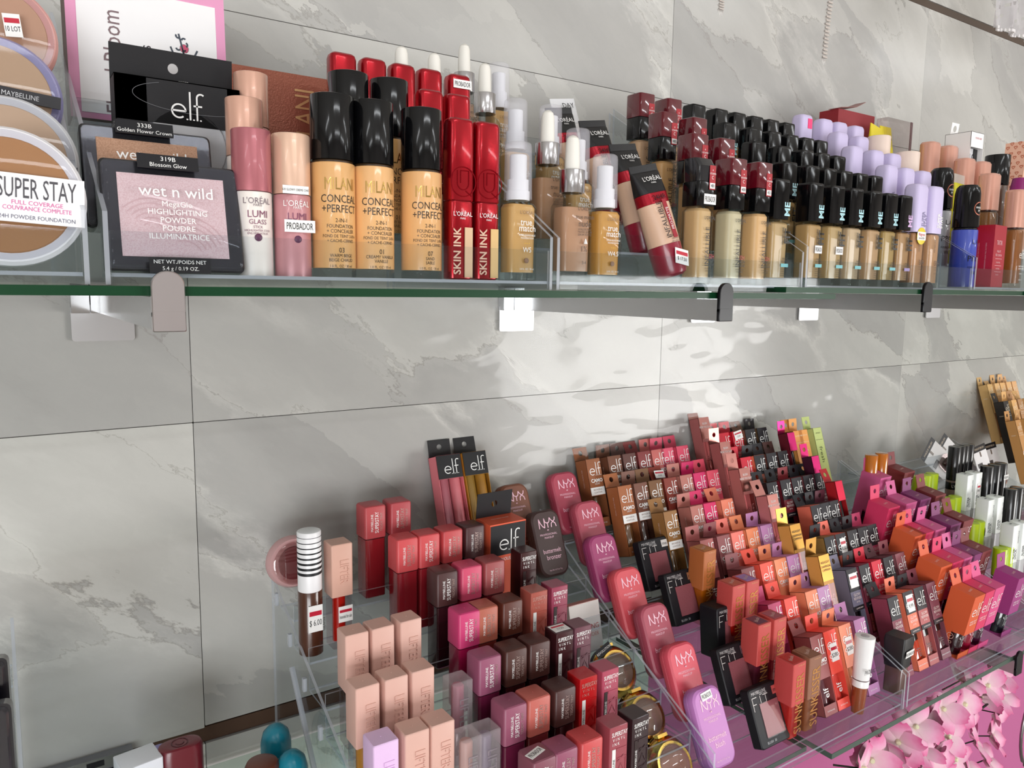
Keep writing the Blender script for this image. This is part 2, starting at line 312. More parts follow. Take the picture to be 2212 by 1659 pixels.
def k_dropper(t, c, i):
    w, d = .029, .021
    part(t, 'bottle', loft('dr_glass', [(0, w-.002, d-.002, .005), (.001, w, d, .0055), (.056, w, d, .0055), (.0625, w-.006, d-.004, .006), (.0645, .016, .016, .008), (.0665, .016, .016, .008)]), clear('eceeed', .014, .7))
    part(t, 'serum', loft('dr_liq', [(.008, w-.004, d-.004, .0045), (.050, w-.0036, d-.0036, .0045), (.0555, w-.005, d-.004, .0045)]), M(lt(c[0]), .25, coat=.6))
    part(t, 'collar', cyl('dr_col', .0097, .0665, .0835, b=.0005, n=9), metal('c8c6c8', .18))
    part(t, 'bulb', loft('dr_bulb', [(.0835, .0115, .0115, .0057), (.092, .0112, .0112, .0056), (.1035, .0103, .0103, .0051), (.1068, .0085, .0085, .0042), (.1085, .005, .005, .0025), (.109, .002, .002, .001)], n=6), M('eeeae2', .45))
    y = fy(d); b = M('4c3a2e')
    for z, s, h in ((.0545, "L'ORÉAL", .0027), (.0485, 'true match', .0030), (.0435, 'nude', .0046), (.0392, 'HYALURONIC', .0015), (.0372, 'TINTED SERUM', .0015), (.0352, 'SERUM TEINTE', .0015), (.0248, '1%', .0042), (.0145, '3-4', .0024)): part(t, 'lettering', text(s, h, .9), b, (.005, y, z))
    part(t, 'drop_mark', cyl('dr_drop', .0016, 0, .004, n=4, r2=.0006), WHITE, (.006, y, .0285))
    if i == 0: price(t, -.0088, y, .0365, .0085, .0145, '1 126')
def k_infall(t, c, i):
    w = .0215
    part(t, 'bottle', loft('in_glass', [(0, w-.002, w-.002, .005), (.001, w, w, .0055), (.062, w, w, .0055), (.0645, w-.004, w-.004, .005), (.0655, w-.006, w-.006, .005)]), clear('eceeed', .014, .7))
    part(t, 'foundation', loft('in_liq', [(.006, w-.003, w-.003, .005), (.0615, w-.0028, w-.0028, .005), (.064, w-.006, w-.006, .004)]), M(lt(c[1]), .3, coat=.5))
    red = c[0] != '141416'
    part(t, 'collar', capbox('in_col', w-.001, w-.001, .0657, .0860, .003, .0005), BLACKG)
    if red: part(t, 'cap', capbox('in_cap', w-.0004, w-.0004, .0862, .109, .003, .0012), M('5c0c1a', .08, coat=.8))
    else: part(t, 'cap', loft('in_capb', [(.0862, w-.002, w-.002, .004), (.099, w-.001, w-.001, .004), (.1055, w-.0006, w-.006, .004, 0, .002)]), gloss('1c1c20'))
    y = fy(w); b = M('17120f')
    part(t, 'lettering', text('INFALLIBLE', .0049, .95, 1), b, (.0020, y, .0320)); part(t, 'lettering', text("L'ORÉAL", .0028, .9), b, (.004, y, .0560)); part(t, 'lettering', text('PARIS', .0012, 1), b, (.005, y, .0535))
    part(t, 'lettering', text('32H', .0036, .75), M('b02028'), (.0075, y, .0240)); part(t, 'lettering', text('FRESH', .0026, .8), b, (.0075, y, .0203)); part(t, 'lettering', text('WEAR', .0026, .8), b, (.0075, y, .0170))
    for z, s in ((.0135, 'FOUNDATION'), (.0115, 'SUNSCREEN'), (.0078, '1.0 FL. OZ')): part(t, 'lettering', text(s, .0012, .9), b, (.005, y, z))
    s = part(t, 'sticker', boxes('in_lab', [(0, 0, 0, .0072, .0003, .0200)]), M('a81c28', .35), (.0050, fy(w-.0008)-.0001, .0895), label='red shade label on the cap')
    for z, q, h in ((.006, '+', .0022), (.0032, 'VITAMIN', .0015), (0, 'C', .0028)): part(s, 'lettering', text(q, h, .9), WHITE, (0, -.0003, z))
    part(s, 'number_plate', boxes('in_num', [(0, 0, 0, .0062, .0003, .0046)]), WHITE, (0, -.0002, -.0068)); part(s, 'lettering', text(c[2], .0027, .85), BLK, (0, -.0006, -.0068))
    if not red: sticker(t, .0715, .0030, fy(w-.001), .0145, .0085)
def k_fitme(t, c, i):
    w, d = .0245, .0185
    part(t, 'bottle', loft('fm_glass', [(0, w-.001, d-.001, .003), (.001, w, d, .0035), (.057, w, d, .0035), (.0585, w-.003, d-.003, .003), (.0605, .012, .012, .006)]), clear('e6e8e6', .014, .7))
    part(t, 'foundation', loft('fm_liq', [(.0075, w-.003, d-.003, .003), (.0565, w-.0025, d-.0025, .003), (.058, w-.005, d-.005, .003)]), M(lt(c[0]), .28, coat=.5))
    part(t, 'cap', loft('fm_cap', [(.0606, .0205, .0165, .0022), (.061, .0215, .0175, .0026), (.0945, .0215, .0175, .0026), (.0962, .0209, .0169, .0026), (.097, .0195, .0155, .002)]), BLACKG)
    lil = i == 16
    part(t, 'lettering', text('ME', .0074, .95, 1, bold=.025), M('d8b4e0' if lil else 'b0dce4', .3), (.0068, fy(.0175), .0705))
    b = M('17140f')
    part(t, 'lettering', text('FIT', .0078, .95, 1, bold=.03), b, (.0085, fy(d), .0460)); part(t, 'lettering', text('MAYBELLINE', .0026, .75, 1), b, (.0020, fy(d), .0460))
    for z, s, h in ((.0250, 'MATTE', .0020), (.0225, '+PORELESS', .0020)): part(t, 'lettering', text(s, h, .8), b, (.0065, fy(d), z))
    part(t, 'label', boxes('fm_lab', [(0, 0, 0, .0105, .0002, .0032)]), M('b49cd0' if lil else '8cd0d4'), (.0063, fy(d), .0190))
    for z in (.0155, .0135, .0115, .0095): part(t, 'lettering', text('NORMAL TO OILY', .0010, .9), b, (.0065, fy(d), z))
    if i in (11, 12): sticker(t, .0345, .0045, fy(d), .0115, .0075)
def k_lav(t, c, i):
    w, d = .024, .017
    part(t, 'bottle', loft('la_glass', [(0, w-.001, d-.001, .003), (.001, w-.0004, d-.0004, .0035), (.058, w-.0004, d-.0004, .0035), (.0600, w-.004, d-.004, .003)]), clear('e8e8e6', .014, .7))
    part(t, 'foundation', loft('la_liq', [(.0055, w-.003, d-.003, .003), (.0572, w-.0028, d-.0028, .003), (.0592, w-.005, d-.005, .003)]), M(lt(c[1]), .28, coat=.5))
    part(t, 'cap', loft('la_cap', [(.0602, w, d, .0038), (.1065, w, d, .0042), (.1095, w-.0012, d-.001, .0045), (.1113, w-.0035, d-.003, .0045), (.112, w-.007, d-.006, .004)]), M(c[0], .4))
    tx = WHITE if i % 2 else M('8c84a8', .3)
    part(t, 'lettering', text('SUPER', .0050, .8, 1, bold=.02), tx, (.0025, fy(d), .0745)); part(t, 'lettering', text('STAY', .0050, .8, 1, bold=.02), tx, (.0078, fy(d), .0730))
    b = M('4c3828'); part(t, 'lettering', text('MAYBELLINE', .0024, .75, 1), b, (-.001, fy(d), .0465)); part(t, 'lettering', text('30H', .0056, .72), b, (.0055, fy(d), .0275))
    if i == 0:
        q = part(t, 'sticker', cyl('la_stk', .0092, 0, .0003, .0001, n=5), M('e4cc28', .5), (.001, fy(d), .0560), (PI/2, 0, 0), 'round yellow and white store sticker'); part(q, 'band', boxes('la_stb', [(0, 0, 0, .0172, .0090, .0003)]), WHITE, (0, 0, .0003)); part(q, 'lettering', text('Walgreens', .0034, .62), M('c8281c'), (0, .0018, .0006), (-PI/2, 0, 0)); part(q, 'lettering', text('Store #15554', .0022, .62), BLK, (0, -.0022, .0006), (-PI/2, 0, 0))
    if i == 10: part(t, 'sticker', boxes('la_pk', [(0, 0, 0, .0085, .0003, .0120)]), M('f0407c', .5), (.004, fy(d), .1010), label='hot pink price sticker')
    for z in (.0225, .0200, .0160): part(t, 'lettering', text('ACTIVE WEAR', .0012, .9), b, (.0055, fy(d), z))
def k_creamcap(t, c, i):
    part(t, 'bottle', cyl('cc_b', .0135, 0, .072, n=7), M(c[1], .3, coat=.4)); part(t, 'cap', cyl('cc_c', .0142, .0725, .118, .0015, n=8), M(c[0], .35))
def k_lapro(t, c, i):
    R = .014
    part(t, 'bottle', cyl('lp_b', R, 0, .0665, n=8), M(c[0], .22, coat=.6)); part(t, 'neck', cyl('lp_n', R-.001, .0667, .0690, n=8), BLACKG)
    part(t, 'cap', loft('lp_c', [(.0692, 2*R+.0006, 2*R+.0006, R), (.108, 2*R-.001, 2*R-.001, R), (.115, 2*R-.0035, 2*R-.0035, R), (.118, 2*R-.009, 2*R-.009, R)], n=8), BLACKG)
    part(t, 'lettering', text('L.A.', .0055, 1, 0, R), BLK, (.0, 0, .0525)); part(t, 'lettering', text('PRO.', .0065, 1.05, 0, R), BLK, (0, 0, .0330)); part(t, 'lettering', text('FOUNDATION', .0026, .8, 0, R), BLK, (0, 0, .0225)); part(t, 'lettering', text('VIVID', .0040, .8, 0, R), BLK, (0, 0, .0165))
    part(t, 'badge', strokes('lp_badge', [arc(0, 0, 1, 0, 2*PI, 26)], .16, .0072, 0, R), M('b8705c', .3, .6), (0, 0, .0905)); part(t, 'lettering', text('MINERAL', .0022, .8, 0, R), WHITE, (0, 0, .0915)); part(t, 'lettering', text('SPF', .0022, .9, 0, R), WHITE, (0, 0, .0880))
def k_halo(t, c, i):
    w, d = .028, .021
    part(t, 'bottle', loft('ha_g', [(0, w-.001, d-.001, .007), (.001, w, d, .008), (.071, w, d, .008), (.0745, w-.005, d-.004, .007)]), clear('ece6e0', .014, .7)); part(t, 'filter', loft('ha_l', [(.006, w-.003, d-.003, .007), (.0695, w-.003, d-.003, .007), (.0725, w-.006, d-.005, .006)]), M(lt(c[1]), .25, coat=.6))
    part(t, 'cap', loft('ha_c', [(.0752, w-.001, d-.001, .0075), (.0756, w, d, .008), (.1195, w, d, .008), (.122, w-.003, d-.003, .007)]), M(c[0], .22, .25, coat=.5)); part(t, 'neck', loft('ha_n', [(.0740, w-.003, d-.003, .007), (.0756, w-.003, d-.003, .007)]), M('3c1c1c', .3))
    part(t, 'logo', elf(.0115), WHITE, (.003, fy(d), .0430))
    for z, s in ((.0275, 'HALO GLOW'), (.0245, 'LIQUID FILTER'), (.018, 'FILTRE'), (.0105, '1.06 fl. oz')): part(t, 'lettering', text(s, .0018, .85), WHITE, (.004, fy(d), z))
# ---- lower shelf
def k_teddy(t, c, i):
    w = .0228
    part(t, 'bottle', loft('te_b', [(0, w-.003, w-.003, .002), (.0008, w-.0018, w-.0018, .0022), (.0595, w-.0018, w-.0018, .0022)]), M(c[1], .1, coat=.5, spec=.6))
    part(t, 'neck', capbox('te_n', w-.004, w-.004, .0593, .0605, .002, .0003), M('2c1014', .3))
    part(t, 'cap', loft('te_c', [(.0605, w-.001, w-.001, .0022), (.0612, w, w, .0026), (.0908, w, w, .0026), (.0923, w-.0012, w-.0012, .0026), (.093, w-.0034, w-.0034, .002)]), plas(c[0]))
    part(t, 'gate_mark', cyl('te_g', .0006, .093, .0933, .0001, n=3), plas(c[0]))
    if i == 18: sticker(t, .0933, -.002, 0, .0165, .0075, rot=(-PI/2, 0, .3))
    y = fy(w); br = M('c8b0a8', .3, .5)
    part(t, 'lettering', text('MAYBELLINE', .0024, .9, 1), WHITE, (-.0040, y, .0765)); part(t, 'lettering', text('SUPERSTAY', .0040, .72, 1), WHITE if i % 3 == 0 else br, (.0010, y, .0765)); part(t, 'lettering', text('TEDDY TINT', .0024, .95, 1), br, (.0058, y, .0765))
def k_lifter(t, c, i):
    w = .0203
    part(t, 'bottle', loft('li_b', [(0, w-.003, w-.003, .0015), (.0008, w-.0016, w-.0016, .0018), (.0495, w-.0016, w-.0016, .0018)]), clear('efe9ea', .014, .7))
    part(t, 'gloss', loft('li_l', [(.005, .0118, .0118, .0055), (.0485, .0118, .0118, .0055)]), M(c[1], .2, coat=.7))
    part(t, 'cap', loft('li_c', [(.0498, w-.0005, w-.0005, .0012), (.0503, w, w, .0014), (.0980, w, w, .0014), (.0986, w-.0006, w-.0006, .0014), (.099, w-.0016, w-.0016, .001)]), plas(c[0]))
    part(t, 'gate_mark', cyl('te_g', .0006, .093, .0933, .0001, n=3), plas(c[0]), (0, 0, .006))
    part(t, 'embossed_lettering', text('LIFTER', .0080, .68, -1, None, .0012), plas(c[0]), (.0022, fy(w)+.0001, .0730))
    if i == 0: price(t, .0025, fy(w)-.0001, .0330, .0135, .0150, 'Intended for sale')
    part(t, 'lettering', text('MAYBELLINE', .0019, .9, 1), M('6c4c4c'), (.0078, fy(w-.0016), .026))
def k_vinyl(t, c, i):
    w = .0193; pl = M(c[0], .3, coat=.2)
    part(t, 'body', loft('vi_b', [(0, w-.0012, w-.0012, .0012), (.0380, w-.0012, w-.0012, .0012)]), pl); part(t, 'cap', loft('vi_c', [(.0384, w, w, .0012), (.0944, w, w, .0012), (.095, w-.001, w-.001, .001)]), pl)
    y = fy(w); tx = WHITE if i % 4 != 1 else M('c89a90', .3, .4)
    part(t, 'lettering', text('SUPERSTAY', .0038, .72, fit=w*.86, bold=.01), tx, (.0006, y, .0885)); part(t, 'lettering', text('VINYL', .0027, .8, 0, None, 0, 2, 1.7), tx, (-.0002, y, .0838)); part(t, 'lettering', text('INK', .0027, .8, 0, None, 0, 2, 1.7), tx, (-.0030, y, .0798))
    s = part(t, 'side_strip', boxes('vi_s', [(0, 0, 0, .0036, .0003, .034)]), M('e8e6e4', .4) if i % 2 else M('2c1c1c', .35), (-.0052, y, .0585)); part(s, 'lettering', text('MAYBELLINE', .0022, .95, 1), BLK if i % 2 else WHITE, (0, -.0003, 0))
    part(t, 'raised_ribs', boxes('vi_r', [(.0028, 0, .0745, .011, .0008, .0022), (.0035, 0, .0665, .0095, .0008, .0012), (.0035, 0, .0500, .0095, .0008, .0012), (.0080, 0, .0585, .0012, .0008, .016)]), pl, (0, fy(w)+.0002, 0))
    part(t, 'raised_ribs', strokes('vi_z', [[(0, 0), (.5, 1), (1, 0)], [(0, 1.3), (.9, 1.9)], [(0, -1), (1, -.3)]], .14, .0075), M(c[0], .2, coat=.4), (-.001, fy(w)-.0003, .0540))
    if i == 3: price(t, 0, 0, .0953, .0165, .0130, '1125', (-PI/2, 0, 0))
def k_clearstick(t, c, i):
    w = .0205
    part(t, 'case', loft('cs_c', [(0, w-.001, w-.001, .0015), (.0772, w-.001, w-.001, .0015), (.078, w-.003, w-.003, .001)]), milky('cfc4c8', .30)); part(t, 'bullet', cyl('cs_b', .0055, .030, .072, .002, n=6), M(c[0], .4)); part(t, 'holder', cyl('cs_h', .0068, .002, .031, n=6), metal('c8c0c4', .3))
    part(t, 'embossed_lettering', text('LIFTER', .0085, .85, -1, None, .0008), milky('b4a8b0', .45), (.0010, fy(w)+.0002, .0480))
    q = part(t, 'badge', boxes('cs_bd', [(0, 0, 0, .0090, .0003, .0090)]), M('4c2430'), (-.0020, fy(w), .0190)); part(q, 'lettering', text('G', .0055, 1, -1), M('d8b49c'), (0, -.0003, 0))
def k_sun(t, c, i):
    w, d = .0205, .0225
    part(t, 'bottle', loft('su_b', [(0, w-.001, d-.001, .001), (.0410, w-.001, d-.001, .0012)]), clear('f1e6e2', .014, .7)); part(t, 'blush', loft('su_l', [(.004, .0155, .0165, .003), (.040, .0155, .0165, .003)]), M(c[1], .15, coat=.6))
    part(t, 'cap', loft('su_c', [(.0412, w, d, .001), (.0854, w, d, .0012), (.086, w-.001, d-.001, .001)]), M(c[0], .45, grain=.08))
    q = part(t, 'shade_plate', boxes('su_p', [(0, 0, 0, .0150, .0170, .0004)]), M(c[2], .35), (0, 0, .0861)); part(q, 'lettering', text('blush', .0040, 1), M('e8c8c0'), (0, 0, .0004), (-PI/2, 0, .5))
    part(t, 'lettering', text('SUNKISSER', .0115, .80, 1), M('c88c48', .28, .55), (.0012, fy(d), .0425))
    part(t, 'lettering', text('MAYBELLINE', .0014, .9), M('d8a070'), (.002, fy(d), .0835))
def carton(key, w, d, h, z1, z2, top=True):
    """folded card box, its front open between z1 and z2"""
    k = .0005; L = [(0, d/2-k/2, h/2, w, k, h), (-w/2+k/2, 0, h/2, k, d, h), (w/2-k/2, 0, h/2, k, d, h), (0, 0, k/2, w, d, k), (0, 0, h-k/2, w, d, k), (0, -d/2+k/2, (h+z2)/2, w, k, h-z2), (0, -d/2+k/2, z1/2, w, k, z1)]
    return boxes(key, L)
def tab(t, w, h, d, mat, a, th=.0165, tw=None, code=True):
    o = part(t, 'hang_tab', sheet_hole(('tab', w, th), tw or w, th, .0032, th*.56), mat, (0, d/2-.0004, h), (a, 0, 0))
    return o
def rnd_tab(i): return math.radians((-6, 10, 2, -14, 6, 16, -2)[i % 7])
def k_camo(t, c, i):
    w, d, h = .0222, .0215, .0835; m = paper(c[0]); br = c[2] == 'b'
    part(t, 'carton', carton('ca_box', w, d, h, .011, .038), m); tab(t, w, h, d, m, rnd_tab(i))
    part(t, 'tube', cyl('ca_tube', .0074, .002, .0375, n=6), M(c[1], .12, coat=.7)); part(t, 'wand_cap', cyl('ca_cap', .0078, .0375, .078, n=6), M('4c3428' if br else 'e8e4e2', .3))
    y = fy(d)
    part(t, 'logo', elf(.0165), WHITE, (.0010, y, .0708)); part(t, 'lettering', text('CAMO', .0042, 1.0, bold=.03), WHITE, (.0010, y, .0565)); part(t, 'lettering', text('LIQUID' if br else 'LIQUID BLUSH', .0019, .85), WHITE, (.0010, y, .0525))
    if br:
        q = part(t, 'label', boxes('ca_lab', [(0, 0, 0, w-.0006, .0003, .0095)]), WHITE, (0, y, .0435)); part(q, 'lettering', text('BRONZER &', .0019, .9), M('7c5038'), (0, -.0003, .0018)); part(q, 'lettering', text('CONTOUR', .0019, .9), M('7c5038'), (0, -.0003, -.0016))
    else: part(t, 'lettering', text('elf', .0085, .9, 1), WHITE, (.002, -.0077, .022))
    if i == 10: price(t, .001, d/2-.004, h+.006, .0165, .0100, '13.50', (rnd_tab(i), .06, 0))
    part(t, 'lettering', text('0.13 fl oz 4 mL', .0016, .9), WHITE, (0, y, .0050)); part(t, 'lettering', text('VEGAN • CRUELTY FREE', .0016, .9, 1), M('d8b8b0'), (-w/2-.0002, 0, .060), (0, 0, -PI/2))
    if i in (32, 33): price(t, .0012, y-.0002, .0600, .0125, .0190, '$280')
def k_glow(t, c, i):
    w, d, h = .0215, .0215, .093; m = paper(c[0]); K = paper(c[2])
    part(t, 'carton', carton('gl_box', w, d, h, .012, .043), m); tab(t, w, h, d, K if i % 3 != 1 else m, rnd_tab(i+3))
    y = fy(d)
    if c[2] != c[0]: part(t, 'label', boxes('gl_lab', [(0, 0, 0, w-.0004, .0003, .0265)]), K, (0, y, .0795))
    part(t, 'label', boxes('gl_low', [(0, 0, 0, w-.0004, .0003, .0055)]), paper('1c1a20'), (0, y, .0460))
    part(t, 'tube', capbox('gl_tube', .0150, .0150, .002, .034, .003), M(c[1], .08, coat=.8)); part(t, 'wand_cap', capbox('gl_cap', .0155, .0155, .0342, .086, .003), BLACKG)
    part(t, 'logo', elf(.0170), WHITE, (.0008, y-.0003, .0795))
    for z, s, hh in ((.0620, 'GLOW', .0032), (.0577, 'REVIVER', .0032), (.0535, 'LIP OIL', .0018), (.0460, 'GLIMMER FINISH', .0015)): part(t, 'lettering', text(s, hh, .9), M('f0dcd8'), (.0008, y-.0003, z))
    part(t, 'logo', elf(.0105, 1), M('2c1014'), (.002, -.0077, .0200)); part(t, 'lettering', text('INFUSED WITH APRICOT OIL', .0013, .8), WHITE, (0, y, .0060))
    if i == 27: price(t, .001, y-.0006, .0870, .0170, .0120, '13.50', (0, -.15, 0))
    if i == 1: price(t, .001, y-.0005, .0785, .0145, .0200, '9.99')
    if i == 4: price(t, .000, y-.0005, .0790, .0160, .0170, '')
    if i == 10: price(t, .002, y-.0005, .0770, .0115, .0195, '8.50')
def k_sheen(t, c, i):
    w, d, h = .0275, .030, .088; m = paper(c[0])
    part(t, 'carton', boxes('sh_box', [(0, 0, .061, w, d, .054), (-w/2+.0004, .0075, .017, .0006, d-.0155, .034), (0, d/2-.0005, .017, w, .0006, .034), (0, 0, .0003, w, d, .0006), (0, -d/2+.0003, .004, w, .0006, .008)]), m); tab(t, w*.8, h, d, m, math.radians(-28+((i*13) % 24)), .019)
    part(t, 'bottle', cyl('sh_bot', .0102, .0008, .0338, n=8), M(c[1], .08, coat=.8)); part(t, 'neck', cyl('sh_nk', .0106, .0305, .034, n=8), m)
    y = fy(d)
    part(t, 'logo', elf(.0190), WHITE, (.0010, y, .0680)); part(t, 'lettering', text('SHEER FOR IT', .0022, .9), WHITE, (.0005, y, .0515)); part(t, 'lettering', text('BLUSH TINT', .0022, .9), WHITE, (.0005, y, .0480)); part(t, 'lettering', text('SHADE', .0026, 1), M('f0c8c0'), (0, -.002, h+.0003), (-PI/2, 0, .2))
    part(t, 'logo', elf(.0125, 1, .0102), WHITE, (0, 0, .0185))
    if i in (0, 16):
        part(t, 'emblem', strokes('sh_tick', [arc(0, 0, 1, 0, 2*PI, 20), [(-.35, 0), (-.1, -.35), (.45, .4)]], .14, .0038), M('f0c8b4'), (-w/2-.0003, 0, .0260), (0, 0, -PI/2)); part(t, 'emblem', strokes('sh_leaf', [arc(-.4, 0, .6, 0, 2*PI, 14), arc(.5, .1, .5, 0, 2*PI, 14)], .14, .0032), M('f0c8b4'), (-w/2-.0003, 0, .0175), (0, 0, -PI/2)); part(t, 'lettering', text('II', .005, 1), M('f0c8b4'), (-w/2-.0003, 0, .0100), (0, 0, -PI/2))
def k_foil(t, c, i):
    w, d, h = .020, .018, .119; gold = i >= 4; fo = metal('a47a3c' if gold else 'b87e76', .3); m = paper(c[0])
    part(t, 'carton', carton('fo_box', w, d, h, .010, .085), m); part(t, 'label', boxes('fo_lab', [(0, 0, 0, w-.0002, .0004, .0300)]), fo, (0, fy(d), .1040)); tab(t, w, h, d, fo, rnd_tab(i), .021)
    part(t, 'tube', capbox('fo_tube', .0130, .0130, .002, .060, .005), M('e4a8a0' if not gold else 'e8b8a8', .15, coat=.7)); part(t, 'wand_cap', capbox('fo_cap', .0135, .0135, .0602, .113, .005), M('e4b4b4', .25, .3))
    part(t, 'window', boxes('fo_win', [(0, 0, 0, w-.001, .0003, .0750)]), clear('f4dcdc', .014, .7), (0, fy(d)+.0004, .0475))
    for z, s in ((.1105, 'HIGHLIGHT' if gold else 'BLUSH'), (.1055, 'CHAMPAGNE' if gold else 'ROSE YOU SLAY'), (.1015, 'CAMPAIGN' if gold else '')):
        if s: part(t, 'lettering', text(s, .0027, .8), BLK if gold else WHITE, (0, fy(d)-.0004, z))
    part(t, 'logo', elf(.0120, 0, None, .05), M('f4e4e2'), (.001, -.0072, .0660)); part(t, 'lettering', text('HALO GLOW', .0034, .62), M('3c2c2c'), (.0005, -.0072, .0430))
def k_redlong(t, c, i):
    w, d, h = .016, .016, .119; m = paper(c[0]); fo = metal('d8387c' if i < 2 else 'd03850', .35)
    part(t, 'carton', carton('rl_box', w, d, h, .010, .092), m); part(t, 'label', boxes('rl_lab', [(0, 0, 0, w-.0002, .0004, .026)]), fo, (0, fy(d), .1055)); tab(t, w, h, d, fo if i < 2 else m, rnd_tab(i+1), .019)
    part(t, 'tube', cyl('rl_t', .0055, .002, .112, n=6), BLACKG); part(t, 'lettering', text('LIP LACQUER', .0020, .9, 1), M('e0a0a8'), (-w/2-.0002, 0, .085), (0, 0, -PI/2))
def k_papar(t, c, i):
    w, d, h = .020, .017, .120; m = paper(c[0])
    part(t, 'carton', carton('pp_box', w, d, h, .020, .0201), m); tab(t, w*.9, h, d, m, rnd_tab(i), .019)
    dk = M('4c5428' if i == 2 else 'f0dcb0')
    part(t, 'lettering', text('SQUEEZE ME' if i < 2 else 'LIP BALM', .0020, .9), dk, (0, fy(d), .1120)); part(t, 'lettering', text('fresh', .0070, 1.2, -1), dk, (0, fy(d), .080)); part(t, 'flap_line', boxes('pp_fl', [(0, 0, 0, w*.8, .0002, .0004)]), dk, (0, fy(d), .1020))
def k_butter(t, c, i):
    w, d, h = .040, .016, .074
    part(t, 'lid', loft('bu_b', [(0, w-.006, h-.006, .010), (.0015, w-.002, h-.002, .011), (.004, w, h, .0115), (.0077, w, h, .0115), (.0079, w-.0004, h-.0004, .0113)], 'y', 6, 50), M(c[0], .45), (0, -d/2, h/2), (0, 0, 0))
    part(t, 'base', loft('bu_l', [(.0080, w-.0004, h-.0004, .0113), (.0082, w, h, .0115), (.0125, w, h, .0115), (.0146, w-.002, h-.002, .011), (.016, w-.006, h-.006, .010)], 'y', 6, 50), M(c[0], .45), (0, -d/2, h/2))
    y = fy(d); q = M('f4c8d8')
    part(t, 'logo', nyx(.0108), q, (.0010, y, .0590)); part(t, 'emblem', cyl('bu_h', .0008, 0, .0015, n=3, r2=.0012), q, (0, y, .0505)); part(t, 'lettering', text('PROFESSIONAL', .0022, .95, 0, None, 0, 2, 1.15), q, (0, y, .0465)); part(t, 'lettering', text('MAKEUP', .0022, .95, 0, None, 0, 2, 1.15), q, (0, y, .0430))
    part(t, 'lettering', text('buttermelt', .0048, .8), q, (.0002, y, .0285)); part(t, 'lettering', text('blush', .0050, .85), q, (.0012, y, .0215)); part(t, 'lettering', text('Net Wt. 0.17 oz / 5 g', .0015, .9), q, (0, y, .0075))
    if i == 0: sticker(t, .0665, -.0010, y-.0002, .0145, .0075, rot=(0, -.10, 0))
def k_lime(t, c, i):
    R = .0092
    part(t, 'tube', cyl('lm_t', R, .026, .066, .0004, n=8), M(c[0], .35)); part(t, 'base_tube', cyl('lm_b', R-.0004, 0, .0255, n=8), M('8c7c4c' if i < 2 else c[0], .3, coat=.4)); part(t, 'band', cyl('lm_n', R-.0002, .0255, .0262, .0001, n=8), BLK)
    part(t, 'lettering', text('V', .0050, .8, 0, R), WHITE, (0, 0, .0570)) if i < 2 else None
    if i == 3: price(t, .004, -R-.0002, .050, .008, .012, '12', (0, 0, .5))
def k_whitemasc(t, c, i):
    w = .0183
    part(t, 'cap', capbox('wm_c', w, w, .042, .098, .0012, .0005), M(c[0], .35)); part(t, 'bottle', capbox('wm_b', w-.0008, w-.0008, 0, .0415, .0012, .0004), milky('e8ecec', .5)); part(t, 'wand_tube', cyl('wm_w', .0048, .003, .030, n=5), M('6c4c40', .3))
    y = fy(w); part(t, 'lettering', text('SUPER', .0052, .75, 1), BLK, (-.0030, y, .0560)); part(t, 'lettering', text('LOCK', .0052, .75, 1), BLK, (.0022, y, .0545)); part(t, 'lettering', text('MAYBELLINE', .0024, .95, 1), BLK, (.0068, y, .0800)); part(t, 'gate_mark', boxes('wm_g', [(0, 0, 0, .005, .002, .0004)]), M('6c6c70'), (0, 0, .0981))
    if i == 5: price(t, 0, y-.0002, .073, .009, .017, 'SALE')
def k_blackcap(t, c, i):
    R = .0092
    part(t, 'bottle', cyl('bc_b', R, 0, .047, n=8), M(c[0], .25, coat=.5)); part(t, 'cap', cyl('bc_c', R+.0002, .0475, .102, .0004, n=8), M('101012', .25, coat=.3)); part(t, 'band', cyl('bc_n', R+.0001, .032, .044, .0001, n=8), BLACKG); part(t, 'lettering', text("L'ORÉAL", .0042, .9, 0, R), WHITE, (0, 0, .038)); part(t, 'lettering', text('WEAR', .0032, .9, 1, R), M('2c1c1c'), (.001, 0, .022))
    if i == 4: sticker(t, .080, 0, -R-.0005, .015, .008)
def k_amber(t, c, i):
    R = .009
    part(t, 'tube', cyl('am_b', R-.0004, 0, .066, n=8), M('7c3c30', .2, coat=.5)); part(t, 'cap', cyl('am_c', R, .0665, .115, .001, n=8), M(c[0], .15, coat=.6))
